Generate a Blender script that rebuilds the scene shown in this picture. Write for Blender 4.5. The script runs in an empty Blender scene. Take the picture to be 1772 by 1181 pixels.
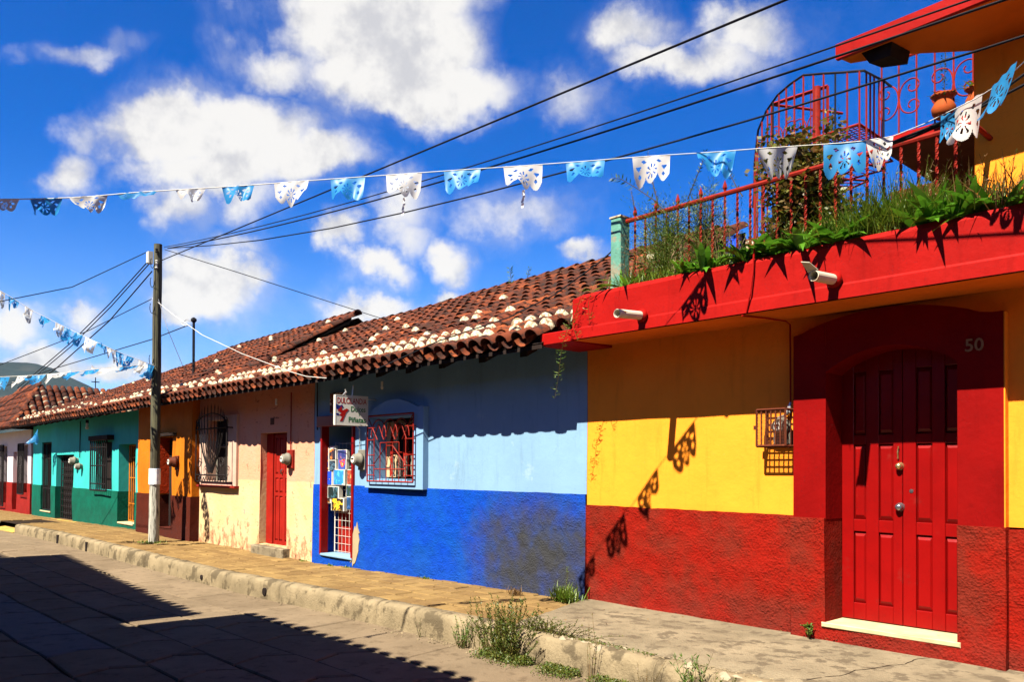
import bpy, bmesh, math, random
from mathutils import Vector, Matrix, noise
random.seed(7)
R = math.radians
scene = bpy.context.scene
COL = scene.collection

# ------------------------------------------------------------ camera, sky, sun
CF = Vector((-0.73643066, 0.67628788, 0.01745241))
CR = Vector((0.67646416, 0.73644247, 0.0069802))
CU = Vector((0.00813207, -0.01694636, 0.99982333))
CC = Vector((0.0, -7.5, 1.6409))
FPX, PX, PY = 1400.0, 886.0, 787.54

cam_data = bpy.data.cameras.new('camera')
cam = bpy.data.objects.new('camera', cam_data)
COL.objects.link(cam)
cam_data.sensor_width = 36.0
cam_data.lens = FPX / 1772 * 36.0
cam_data.shift_y = (PY - 590.5) / 1772
cam_data.clip_end = 6000
cam.matrix_world = Matrix(((CR.x, CU.x, -CF.x, CC.x), (CR.y, CU.y, -CF.y, CC.y), (CR.z, CU.z, -CF.z, CC.z), (0, 0, 0, 1)))
scene.camera = cam


def at(px, py, axis, val):
    """point of the place seen in that direction, on the plane axis = val"""
    d = CF * FPX + CR * (px - PX) - CU * (py - PY)
    return CC + d * ((val - CC[axis]) / d[axis])


SUN = Vector((-0.14, 1.0, -1.30)).normalized()
sd = bpy.data.lights.new('sun', 'SUN')
sd.energy = 5.0
sd.angle = R(0.5)
sd.color = (1.0, 0.93, 0.80)
so = bpy.data.objects.new('sun', sd)
COL.objects.link(so)
so.rotation_euler = SUN.to_track_quat('-Z', 'Y').to_euler()
so.location = (2, -20, 26)

scene.view_settings.view_transform = 'Standard'
scene.view_settings.look = 'None'
scene.view_settings.gamma = 1.0
scene.view_settings.use_curve_mapping = False
scene.view_settings.exposure = 1.95


class NT:
    """small helper for building node trees"""
    def __init__(s, tree):
        s.t = tree
        s.n = tree.nodes
        s.l = tree.links

    def put(s, sock, v):
        if v is None:
            return
        if isinstance(v, bpy.types.NodeSocket):
            s.l.new(v, sock)
        else:
            if isinstance(v, tuple) and len(v) == 3 and sock.type == 'RGBA':
                v = (*v, 1)
            sock.default_value = v

    def node(s, kind, ins=None, **props):
        n = s.n.new(kind)
        for k, v in props.items():
            setattr(n, k, v)
        for k, v in (ins or {}).items():
            s.put(n.inputs[k], v)
        return n

    def m(s, op, a, b=None, c=None, clamp=False):
        n = s.node('ShaderNodeMath', operation=op, use_clamp=clamp)
        s.put(n.inputs[0], a)
        s.put(n.inputs[1], b)
        s.put(n.inputs[2], c)
        return n.outputs[0]

    def noise(s, vec, scale, detail=4, rough=.55, dist=0.0):
        n = s.node('ShaderNodeTexNoise', {'Scale': scale, 'Detail': detail, 'Roughness': rough, 'Distortion': dist})
        if vec is not None:
            s.l.new(vec, n.inputs['Vector'])
        return n

    def step(s, v, lo, hi, a=0.0, b=1.0):
        n = s.node('ShaderNodeMapRange', {'From Min': lo, 'From Max': hi, 'To Min': a, 'To Max': b}, interpolation_type='SMOOTHSTEP')
        s.put(n.inputs['Value'], v)
        return n.outputs[0]

    def mix(s, f, a, b, blend='MIX'):
        n = s.node('ShaderNodeMix', data_type='RGBA', blend_type=blend)
        s.put(n.inputs[0], f)
        s.put(n.inputs[6], a)
        s.put(n.inputs[7], b)
        return n.outputs[2]

    def xyz(s, vec):
        n = s.node('ShaderNodeSeparateXYZ')
        s.l.new(vec, n.inputs[0])
        return n.outputs

    def bump(s, h, strength, dist):
        n = s.node('ShaderNodeBump', {'Strength': strength, 'Distance': dist})
        s.l.new(h, n.inputs['Height'])
        return n.outputs[0]


# ---- world: Nishita sky with clouds laid out by direction
world = bpy.data.worlds.new('World')
scene.world = world
world.use_nodes = True
W = NT(world.node_tree)
for n_ in list(W.n):
    W.n.remove(n_)
sky = W.node('ShaderNodeTexSky', sky_type='NISHITA', sun_disc=False)
sky.sun_elevation = R(52)
sky.sun_rotation = math.atan2(.14, -1)
sky.altitude = 2100
sky.air_density = 1.0
sky.dust_density = 0.3
sky.ozone_density = 2.2
hsv = W.node('ShaderNodeHueSaturation', {'Hue': .518, 'Saturation': 1.50, 'Value': .96, 'Color': sky.outputs[0]})
skycol = hsv.outputs[0]
tc = W.node('ShaderNodeTexCoord')
dirv = tc.outputs['Generated']


def wdot(v):
    n = W.node('ShaderNodeVectorMath', operation='DOT_PRODUCT')
    W.l.new(dirv, n.inputs[0])
    n.inputs[1].default_value = v
    return n.outputs['Value']


fz = wdot(CF)
fzc = W.m('MAXIMUM', fz, 0.05)
wx = W.m('DIVIDE', wdot(CR), fzc)
wy = W.m('DIVIDE', wdot(CU), fzc)
nz = W.noise(dirv, 5.0, 6, .6)
nzx = W.xyz(nz.outputs['Color'])
nz2 = W.noise(dirv, 16.0, 6, .6)
nzy = W.xyz(nz2.outputs['Color'])
ux = W.m('ADD', W.m('ADD', wx, W.m('MULTIPLY', W.m('SUBTRACT', nzx[0], .5), .16)), W.m('MULTIPLY', W.m('SUBTRACT', nzy[0], .5), .07))
uy = W.m('ADD', W.m('ADD', wy, W.m('MULTIPLY', W.m('SUBTRACT', nzx[1], .5), .12)), W.m('MULTIPLY', W.m('SUBTRACT', nzy[1], .5), .07))
BL = [(600, 20, 120, 85, 1.3), (735, 60, 95, 95, 1.35), (640, 110, 120, 75, 1.25), (770, 150, 105, 50, 1.2), (680, 175, 120, 32, 1.0), (470, 120, 75, 42, .85), (740, -20, 120, 60, 1.2),
      (285, 225, 105, 58, 1.25), (400, 240, 120, 62, 1.3), (525, 275, 88, 48, 1.15), (370, 295, 150, 34, 1.05), (120, 290, 48, 48, .85), (140, 225, 55, 40, .62),
      (305, 355, 60, 62, .88), (420, 345, 70, 45, .78),
      (1100, 65, 75, 48, .92), (1180, 122, 110, 34, .85), (1310, 60, 75, 45, .92), (1260, 105, 80, 50, .86), (990, 190, 85, 55, .70),
      (680, 350, 62, 75, .80), (575, 420, 35, 34, .92), (640, 475, 52, 32, 1.05), (775, 458, 48, 42, 1.05), (690, 420, 60, 40, .72),
      (640, 545, 80, 28, 1.0), (770, 520, 45, 20, .9), (365, 515, 78, 60, 1.2), (420, 480, 45, 42, 1.0), (340, 560, 70, 30, .9), (410, 430, 50, 28, .7), (900, 370, 110, 45, .72), (1010, 435, 45, 22, .80),
      (30, 570, 60, 45, .98), (60, 635, 120, 32, 1.0), (145, 545, 45, 25, .82), (210, 640, 90, 25, .9), (120, 620, 60, 25, .8), (150, 85, 110, 26, .62), (180, 100, 30, 22, .62), (480, 640, 60, 25, .7)]
field = None
for bx, by, rx, ry, am in BL:
    a = W.m('DIVIDE', W.m('SUBTRACT', ux, (bx - PX) / FPX), rx * 1.12 / FPX)
    b = W.m('DIVIDE', W.m('SUBTRACT', uy, -(by - PY) / FPX), ry * 1.12 / FPX)
    d2 = W.m('ADD', W.m('MULTIPLY', a, a), W.m('MULTIPLY', b, b))
    g = W.m('MULTIPLY', W.m('EXPONENT', W.m('MULTIPLY', d2, -1.0)), am)
    field = g if field is None else W.m('MAXIMUM', W.m('ADD', field, W.m('MULTIPLY', g, .12)), g)
fb = W.noise(dirv, 10.0, 12, .62).outputs[0]
offv = W.node('ShaderNodeVectorMath', operation='ADD')
W.l.new(dirv, offv.inputs[0])
offv.inputs[1].default_value = (.008, .004, -.022)
emb = W.m('SUBTRACT', fb, W.noise(offv.outputs[0], 10.0, 12, .62).outputs[0])
infront = W.step(fz, .30, .42)
outside = W.m('MULTIPLY', W.step(W.noise(dirv, 2.6, 5, .6).outputs[0], .56, .72), .8)
gen = W.m('ADD', W.m('MULTIPLY', field, infront), W.m('MULTIPLY', outside, W.m('SUBTRACT', 1.0, infront)))
dens = W.m('ADD', gen, W.m('MULTIPLY', W.m('SUBTRACT', fb, .5), .95))
thin = W.m('MULTIPLY', W.step(W.m('ADD', gen, W.m('MULTIPLY', W.m('SUBTRACT', W.noise(dirv, 4.0, 10, .68, .8).outputs[0], .5), 1.5)), .10, .80), .34)
mask = W.m('MAXIMUM', W.step(dens, .20, .92), thin)
# cloud body, shading painted into its colour: bright crowns, greyer flat undersides
under = W.noise(dirv, 6.0, 5, .55).outputs[0]
ccol = W.mix(W.step(W.m('ADD', W.m('ADD', under, W.m('MULTIPLY', emb, 1.5)), W.m('MULTIPLY', dens, .12)), .36, .74), (3.2, 3.2, 3.3), (4.6, 4.5, 4.3))
zz = W.xyz(dirv)[2]
hz = W.step(zz, 0.0, .36, 1.0, 0.0)
skycol = W.mix(W.m('MULTIPLY', hz, .42), skycol, (1.7, 3.2, 5.2))
fin = W.mix(W.m('MULTIPLY', mask, .96), skycol, ccol)
bg = W.node('ShaderNodeBackground', {'Color': fin, 'Strength': 0.055})
wo = W.node('ShaderNodeOutputWorld')
W.l.new(bg.outputs[0], wo.inputs[0])

# ------------------------------------------------------------ materials
MATS = {}


def mat_base(name):
    m = bpy.data.materials.new(name)
    m.use_nodes = True
    t = NT(m.node_tree)
    for n in list(t.n):
        t.n.remove(n)
    o = t.node('ShaderNodeOutputMaterial')
    p = t.node('ShaderNodeBsdfPrincipled')
    t.l.new(p.outputs[0], o.inputs[0])
    MATS[name] = m
    return m, t, p


def geo(t):
    return t.node('ShaderNodeNewGeometry').outputs['Position']


def paint(name, col, rough=.8, nscale=3.0, var=.12, bsc=60, bst=.25, bd=.01, col2=None, c2amt=.0, c2scale=2.0, spec=.04, grime=0.0, metallic=0, streak=0.0):
    """painted or plain surface: base colour with mottling, optional second colour patches, fine relief"""
    m, t, p = mat_base(name)
    pos = geo(t)
    n = t.noise(pos, nscale, 6, .6)
    c = t.mix(t.step(n.outputs[0], .3, .7), tuple(x * (1 - var) for x in col), tuple(min(1, x * (1 + var)) for x in col))
    if c2amt > 0:
        n2 = t.noise(pos, c2scale, 8, .65)
        c = t.mix(t.step(n2.outputs[0], 1 - c2amt - .06, 1 - c2amt + .04), c, col2)
    if streak > 0:
        mp = t.node('ShaderNodeMapping')
        mp.inputs['Scale'].default_value = (5.0, 5.0, .55)
        t.l.new(pos, mp.inputs[0])
        ns = t.noise(mp.outputs[0], 1.6, 7, .65)
        c = t.mix(t.m('MULTIPLY', t.step(ns.outputs[0], .52, .70), streak), c, tuple(x * .55 for x in col))
        sc_ = t.noise(pos, 1.1, 9, .72, 1.4)
        cr_ = t.m('ABSOLUTE', t.m('SUBTRACT', sc_.outputs[0], .5))
        gate = t.step(t.noise(pos, .8, 3, .5).outputs[0], .50, .58)
        c = t.mix(t.m('MULTIPLY', t.m('MULTIPLY', t.step(cr_, .0035, .0), gate), .5), c, tuple(x * .35 for x in col))
        hp_ = t.noise(pos, .9, 5, .6)
        c = t.mix(t.m('MULTIPLY', t.step(hp_.outputs[0], .54, .60), .16), c, tuple(min(1, x * 1.25 + .0006) for x in col))
    if grime > 0:
        n3 = t.noise(pos, 7, 8, .7)
        c = t.mix(t.m('MULTIPLY', t.step(n3.outputs[0], .5, .75), grime), c, tuple(x * .35 for x in col))
    t.put(p.inputs['Base Color'], c)
    p.inputs['Roughness'].default_value = rough
    p.inputs['Specular IOR Level'].default_value = spec
    p.inputs['Metallic'].default_value = metallic
    if bst > 0:
        b = t.noise(pos, bsc, 5, .6)
        t.put(p.inputs['Normal'], t.bump(b.outputs[0], bst, bd))
    return m


def stucco(name, col, dark, bsc=40, bst=.85, bd=.024, stain=None):
    """rough-thrown plaster of the dados; stain = (x, z, rx, rz, colour)"""
    m, t, p = mat_base(name)
    pos = geo(t)
    s = t.xyz(pos)
    n = t.noise(pos, 2.2, 7, .6)
    c = t.mix(t.step(n.outputs[0], .35, .68), col, dark)
    pit = t.noise(pos, bsc * 1.3, 4, .6)
    c = t.mix(t.m('MULTIPLY', t.step(pit.outputs[0], .52, .35), .35), c, tuple(x * .5 for x in dark))
    low = t.m('ADD', t.step(s[2], .55, .0, 0, .55), t.m('MULTIPLY', t.m('SUBTRACT', n.outputs[0], .5), 1.2), clamp=True)
    c = t.mix(t.m('MULTIPLY', low, .6), c, tuple(.8 * x + .008 for x in dark))
    if stain:
        sx, sz, rx, rz, sc = stain
        a = t.m('DIVIDE', t.m('SUBTRACT', s[0], sx), rx)
        b = t.m('DIVIDE', t.m('SUBTRACT', s[2], sz), rz)
        d = t.m('ADD', t.m('MULTIPLY', a, a), t.m('MULTIPLY', b, b))
        nn = t.noise(pos, 3.0, 8, .65)
        e = t.m('ADD', d, t.m('MULTIPLY', t.m('SUBTRACT', nn.outputs[0], .5), 2.6))
        c = t.mix(t.m('MULTIPLY', t.step(e, 2.1, -.2), .96), c, sc)
    t.put(p.inputs['Base Color'], c)
    p.inputs['Roughness'].default_value = .9
    p.inputs['Specular IOR Level'].default_value = .03
    h = t.noise(pos, bsc, 5, .65, .4)
    vo = t.node('ShaderNodeTexVoronoi', {'Scale': bsc * 1.1})
    t.l.new(pos, vo.inputs['Vector'])
    trow = t.noise(pos, bsc * .14, 3, .5)
    amp = t.step(trow.outputs[0], .35, .65, .55, 1.1)
    hh = t.m('MULTIPLY', t.m('ADD', h.outputs[0], t.m('MULTIPLY', vo.outputs['Distance'], .45)), amp)
    hh = t.m('ADD', hh, t.m('MULTIPLY', trow.outputs[0], .22))
    t.put(p.inputs['Normal'], t.bump(hh, bst, bd))
    return m


YELLOW = paint('yellow_paint', (0.66, 0.205, 0.016), .75, 1.3, .05, 9, .3, .02, grime=.08, streak=.30)
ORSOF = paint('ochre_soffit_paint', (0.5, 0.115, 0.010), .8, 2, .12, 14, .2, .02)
REDP = paint('red_paint', (0.215, 0.0045, 0.003), .55, 1.6, .12, 14, .22, .02, (.26, .010, .005), .22, 5, spec=.05, streak=.35)
REDWALL = paint('red_wall_paint', (0.140, 0.0018, 0.0015), .6, 2, .1, 20, .2, .02, streak=.35)
REDDADO = stucco('red_rough_plaster', (.180, .0065, .003), (.115, .012, .006))
BLUEDADO = stucco('blue_rough_plaster', (.003, .036, .30), (.003, .048, .26), 40, .8, .022, (-7.60, .40, 1.30, .85, (.030, .029, .022)))
SKYB = paint('pale_blue_paint', (0.14, 0.235, 0.33), .8, 1.2, .05, 8, .2, .02, (.18, .27, .34), .35, 2.2, streak=.30)
SKYF = paint('light_blue_trim_paint', (0.14, 0.24, 0.36), .7, 2, .04, 12, .15, .01)
TEALU = paint('turquoise_paint', (.030, .30, .27), .8, 1.5, .06, 10, .2, .02, streak=.25)
TEALD = stucco('green_rough_plaster', (0.004, 0.08, 0.05), (0.004, 0.058, 0.036), 30, .4, .02)
ORANGE = paint('orange_paint', (0.36, 0.1, 0.006), .75, 2, .08, 14, .4, .02, streak=.3)
ORRED = paint('vermilion_paint', (0.26, 0.022, 0.004), .8, 3, .1, 18, .7, .03)
BROWND = stucco('brown_rough_plaster', (0.058, 0.011, 0.006), (0.045, 0.009, 0.005), 30, .5, .02)
WHITEW = paint('white_pink_paint', (0.42, 0.36, 0.36), .8, 2, .04, 10, .2, .02)
REDD2 = paint('red_dado_paint', (0.16, 0.01, 0.007), .75, 3, .15, 14, .3, .02)
PINKW = paint('pink_paint', (0.36, 0.2, 0.15), .8, 2, .06)
TURQ = paint('turquoise_trough_paint', (0.07, 0.28, 0.24), .8, 3, .15, 20, .3, .02)
GREENPOST = paint('pale_green_post_paint', (0.08, 0.2, 0.15), .85, 5, .15, 25, .5, .02, (.17, .16, .11), .40, 6)
DOORRED = paint('red_door_varnish', (0.155, 0.0018, 0.0016), .32, 2.5, .10, 40, .12, .01, (.15,.008,.006), .36, 4, spec=.18)
DOORRED2 = paint('red_door_paint', (0.2, 0.01, 0.006), .5, 3, .12, 30, .2, .01)
GRILLRED = paint('red_iron_paint', (0.16, 0.012, 0.007), .5, 8, .2, 60, .2, .004, (.06,.016,.008), .35, 14)
GRILLBLK = paint('black_iron_paint', (.012, .010, .010), .5, 8, .2, 0, 0)
GRILLBRN = paint('rusty_iron_paint', (0.07, 0.018, 0.009), .6, 8, .2, 0, 0)
GRILLYEL = paint('orange_iron_paint', (0.32, 0.1, 0.01), .5, 8, .15, 0, 0)
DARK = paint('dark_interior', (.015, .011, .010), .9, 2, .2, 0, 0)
DARKWOOD = paint('dark_beam_wood', (.018, .012, .010), .85, 5, .3, 30, .4, .01)
REDWOOD = paint('red_painted_boards', (0.24, 0.022, 0.01), .75, 4, .15, 20, .2, .01)
BATTEN = paint('orange_batten', (0.42, 0.12, 0.04), .75, 4, .1, 0, 0)
CREAM = paint('cream_stone', (0.36, 0.28, 0.16), .7, 5, .15, 40, .2, .005, (.15, .10, .05), .3, 9, grime=.3)
CREAMP = paint('cream_panel', (0.4, 0.27, 0.15), .7, 3, .06, 0, 0)
MORTAR = paint('white_lime_mortar', (0.36, 0.31, 0.215), .9, 14, .3, 40, .5, .01, (.15, .10, .055), .46, 20)
PVC = paint('white_plastic_pipe', (0.42, 0.38, 0.28), .45, 9, .08, 0, 0, col2=(.2, .1, .045), c2amt=.33, c2scale=9)
METAL = paint('grey_metal', (.48, .46, .42), .35, 8, .2, 0, 0, metallic=.7)
GREYPL = paint('grey_plastic', (0.13, 0.12, 0.095), .5, 9, .15, 0, 0)
BRASS = paint('brass', (.62, .45, .20), .25, 8, .1, 0, 0, metallic=.9)
STEEL = paint('polished_steel', (.30, .30, .32), .18, 8, .1, 0, 0, metallic=.9)
BLACKC = paint('black_cable', (.012, .012, .014), .6, 8, .1, 0, 0)
ROPE = paint('white_rope', (.45, .43, .38), .8, 8, .05, 0, 0)
CONC = paint('weathered_concrete', (.160, .128, .082), .9, 1.2, .22, 45, .8, .02, (.095, .074, .048), .44, 5.5, grime=.30, streak=.45)
KERBM = paint('kerb_concrete', (.165, .128, .076), .9, 2.2, .2, 38, .6, .02, (.078, .060, .036), .44, 3.4, grime=.45)
KERBW = paint('pale_worn_concrete', (0.22, 0.18, 0.12), .9, 5, .12, 30, .7, .02, (.15, .115, .072), .4, 6)
TERRA = paint('terracotta_pot', (0.25, 0.05, 0.012), .7, 6, .12, 40, .2, .005)
WALLPLAS = paint('bare_plaster_patch', (0.26, 0.2, 0.12), .9, 4, .12, 30, .4, .01)
SIGNW = paint('white_sign_face', (0.45, 0.43, 0.37), .5, 3, .04, 0, 0)
TXRED = paint('red_lettering', (0.25, 0.008, 0.006), .5, 3, .02, 0, 0)
TXGRN = paint('green_lettering', (0.01, 0.1, 0.025), .5, 3, .02, 0, 0)
TXGREY = paint('ochre_number_paint', (.20, .11, .05), .5, 3, .02, 0, 0)
TXBLUE = paint('dark_blue_print', (0.01, 0.015, 0.1), .5, 3, .02, 0, 0)
YPAVE = paint('yellow_painted_concrete', (0.34, 0.21, 0.05), .9, 3, .15, 30, .4, .01, (.2, .14, .06), .4, 4)
FLAGB = None


def peach():
    m, t, p = mat_base('peeling_peach_paint')
    pos = geo(t)
    s = t.xyz(pos)
    n = t.noise(pos, 1.6, 6, .6).outputs[0]
    up = t.mix(t.step(n, .35, .65), (.47, .205, .115), (.43, .22, .14))
    lo = t.mix(t.step(n, .35, .65), (.42, .285, .135), (.40, .30, .165))
    c = t.mix(t.step(t.m('ADD', s[2], t.m('MULTIPLY', n, .03)), 1.36, 1.40), lo, up)
    # exposed red plaster, worn away near the ground, streaked
    mp = t.node('ShaderNodeMapping')
    mp.inputs['Scale'].default_value = (1.0, 1.0, .62)
    t.l.new(pos, mp.inputs[0])
    wn = t.noise(mp.outputs[0], 5.5, 10, .70).outputs[0]
    k = t.m('SUBTRACT', t.m('ADD', wn, t.step(s[2], .8, -.2, 0, .15)), 0)
    c = t.mix(t.m('MULTIPLY', t.step(k, .62, .66), .62), c, (.26, .070, .030))
    c = t.mix(t.m('MULTIPLY', t.step(k, .71, .74), .85), c, (.09,.03,.015))
    # scratches high under the eave
    mp2 = t.node('ShaderNodeMapping')
    mp2.inputs['Scale'].default_value = (.8, 1.0, 2.6)
    t.l.new(pos, mp2.inputs[0])
    sn = t.noise(mp2.outputs[0], 4.0, 9, .7).outputs[0]
    k2 = t.m('MULTIPLY', t.step(sn, .60, .64), t.step(s[2], 2.25, 2.5))
    k2 = t.m('MULTIPLY', k2, t.step(s[0], -17.0, -16.6))
    c = t.mix(t.m('MULTIPLY', k2, .85), c, (.05,.018,.012))
    g = t.noise(pos, 1.9, 3, .5).outputs[0]
    k3 = t.m('MULTIPLY', t.step(g, .69, .71), t.step(s[2], 2.0, 1.0))
    c = t.mix(k3, c, (.18,.17,.14))
    t.put(p.inputs['Base Color'], c)
    p.inputs['Roughness'].default_value = .85
    p.inputs['Specular IOR Level'].default_value = .2
    h = t.noise(pos, 16, 6, .65).outputs[0]
    h = t.m('SUBTRACT', h, t.m('MULTIPLY', t.step(k, .58, .66), .6))
    t.put(p.inputs['Normal'], t.bump(h, .6, .02))
    return m


PEACH = peach()


def tilemat(name, island):
    m, t, p = mat_base(name)
    if island:
        rnd = t.node('ShaderNodeNewGeometry').outputs['Random Per Island']
    else:
        rnd = t.node('ShaderNodeObjectInfo').outputs['Random']
    cr = t.node('ShaderNodeValToRGB')
    e = cr.color_ramp
    e.elements[0].position = 0
    e.elements[0].color = (.035, .009, .003, 1)
    e.elements[1].position = 1
    e.elements[1].color = (.18, .040, .009, 1)
    for ps, cc in ((.25, (.062, .013, .004, 1)), (.5, (.120, .023, .005, 1)), (.75, (.055, .013, .005, 1)), (.88, (.14, .030, .007, 1))):
        x = e.elements.new(ps)
        x.color = cc
    t.l.new(rnd, cr.inputs[0])
    pos = geo(t)
    n = t.noise(pos, 9, 8, .68).outputs[0]
    c = t.mix(t.m('MULTIPLY', t.step(n, .46, .60), .88), cr.outputs[0], (.012, .006, .004))
    n2 = t.noise(pos, 23, 4, .6).outputs[0]
    c = t.mix(t.m('MULTIPLY', t.step(n2, .66, .74), .5), c, (.16, .11, .06))
    t.put(p.inputs['Base Color'], c)
    p.inputs['Roughness'].default_value = .85
    p.inputs['Specular IOR Level'].default_value = .2
    t.put(p.inputs['Normal'], t.bump(t.noise(pos, 50, 5, .6).outputs[0], .5, .008))
    return m


TILE = tilemat('clay_tile', False)
TILEI = tilemat('clay_tile_joined', True)


def slabmat(name, a, b, dark, rnd_amt=.25):
    m, t, p = mat_base(name)
    rnd = t.node('ShaderNodeObjectInfo').outputs['Random']
    pos = geo(t)
    n = t.noise(pos, 1.7, 8, .62).outputs[0]
    c = t.mix(t.step(n, .35, .68), a, b)
    c = t.mix(t.m('MULTIPLY', rnd, rnd_amt), c, dark)
    n2 = t.noise(pos, 5.5, 8, .7).outputs[0]
    c = t.mix(t.m('MULTIPLY', t.step(n2, .52, .66), .6), c, dark)
    sp = t.noise(pos, 90, 3, .6).outputs[0]
    c = t.mix(t.m('MULTIPLY', t.step(sp, .58, .7), .3), c, tuple(min(1, x * 1.5) for x in a))
    c = t.mix(t.m('MULTIPLY', t.step(sp, .42, .3), .35), c, tuple(x * .4 for x in dark))
    t.put(p.inputs['Base Color'], c)
    p.inputs['Roughness'].default_value = .95
    p.inputs['Specular IOR Level'].default_value = .04
    h = t.m('ADD', t.noise(pos, 70, 5, .65).outputs[0], t.m('MULTIPLY', t.noise(pos, 12, 4, .6).outputs[0], .8))
    t.put(p.inputs['Normal'], t.bump(h, .5, .012))
    return m


ROADM = slabmat('road_concrete', (.160, .118, .074), (.122, .090, .056), (.062, .043, .026), .30)
ROADB = slabmat('bluish_road_concrete', (.125, .112, .095), (.105, .098, .088), (.055, .046, .036), .2)
PAVEM = slabmat('tan_flagstone', (.20, .128, .048), (.165, .104, .040), (.085, .048, .020), .62)
GROUNDM = paint('dark_joint_soil', (.02, .013, .008), .95, 4, .3, 40, .5, .01)
EARTH = paint('dusty_earth', (.22, .16, .09), .95, .4, .3, 4, .5, .05)


def leafmat(name, a, b, rough=.5):
    m, t, p = mat_base(name)
    rnd = t.node('ShaderNodeNewGeometry').outputs['Random Per Island']
    c = t.mix(rnd, a, b)
    t.put(p.inputs['Base Color'], c)
    p.inputs['Roughness'].default_value = rough
    p.inputs['Specular IOR Level'].default_value = .35
    tr = t.node('ShaderNodeBsdfTranslucent')
    t.put(tr.inputs['Color'], c)
    mx = t.node('ShaderNodeMixShader', {'Fac': .3})
    t.l.new(p.outputs[0], mx.inputs[1])
    t.l.new(tr.outputs[0], mx.inputs[2])
    o = [n for n in t.n if n.type == 'OUTPUT_MATERIAL'][0]
    t.l.new(mx.outputs[0], o.inputs[0])
    return m


GRASS = leafmat('grass_blades', (.050, .105, .006), (.13, .17, .015))
STRAP = leafmat('broad_green_leaf', (.030, .125, .006), (.085, .20, .012), .35)
FERN = leafmat('feathery_green', (.040,.090,.006), (.11,.14,.016))
ROSE = leafmat('rose_leaf', (.040,.062,.006), (.12,.045,.008))
ROSEY = leafmat('yellow_rose_leaf', (.085,.090,.008), (.12,.105,.012))
DRY = leafmat('dry_stem', (.11,.055,.015), (.17,.10,.035))
WEED = leafmat('kerb_weed', (.040, .085, .008), (.105, .095, .014))
STEM = paint('green_brown_stem', (.045,.032,.008), .8, 5, .2, 0, 0)
HILLM = paint('forested_hill', (.010, .019, .020), .95, .012, .35, 0, 0, col2=(.022, .028, .026), c2amt=.42, c2scale=.02)


def flagmat(name, a, b):
    m, t, p = mat_base(name)
    pos = geo(t)
    n = t.noise(pos, 14, 4, .6).outputs[0]
    c = t.mix(n, a, b)
    t.put(p.inputs['Base Color'], c)
    p.inputs['Roughness'].default_value = .45
    tr = t.node('ShaderNodeBsdfTranslucent')
    t.put(tr.inputs['Color'], c)
    mx = t.node('ShaderNodeMixShader', {'Fac': .55})
    t.l.new(p.outputs[0], mx.inputs[1])
    t.l.new(tr.outputs[0], mx.inputs[2])
    o = [n for n in t.n if n.type == 'OUTPUT_MATERIAL'][0]
    t.l.new(mx.outputs[0], o.inputs[0])
    return m


FB = flagmat('sky_blue_plastic_film', (.015,.19,.46), (.03,.25,.50))
FW = flagmat('white_plastic_film', (.50,.48,.44), (.56,.55,.52))


def barkmat():
    m, t, p = mat_base('weathered_pole_wood')
    pos = geo(t)
    mp = t.node('ShaderNodeMapping')
    mp.inputs['Scale'].default_value = (14, 14, 1.2)
    t.l.new(pos, mp.inputs[0])
    n = t.noise(mp.outputs[0], 2.0, 6, .65).outputs[0]
    c = t.mix(t.step(n, .35, .65), (.060, .055, .022), (.022, .018, .008))
    s = t.xyz(pos)
    n2 = t.noise(pos, 2.4, 6, .6).outputs[0]
    wh = t.m('MULTIPLY', t.step(t.m('ADD', s[2], t.m('MULTIPLY', n2, 1.2)), 2.3, 1.7), t.step(n, .62, .5))
    c = t.mix(t.m('MULTIPLY', wh, .9), c, (.30,.29,.24))
    t.put(p.inputs['Base Color'], c)
    p.inputs['Roughness'].default_value = .9
    t.put(p.inputs['Normal'], t.bump(n, .6, .02))
    return m


POLEM = barkmat()


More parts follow.
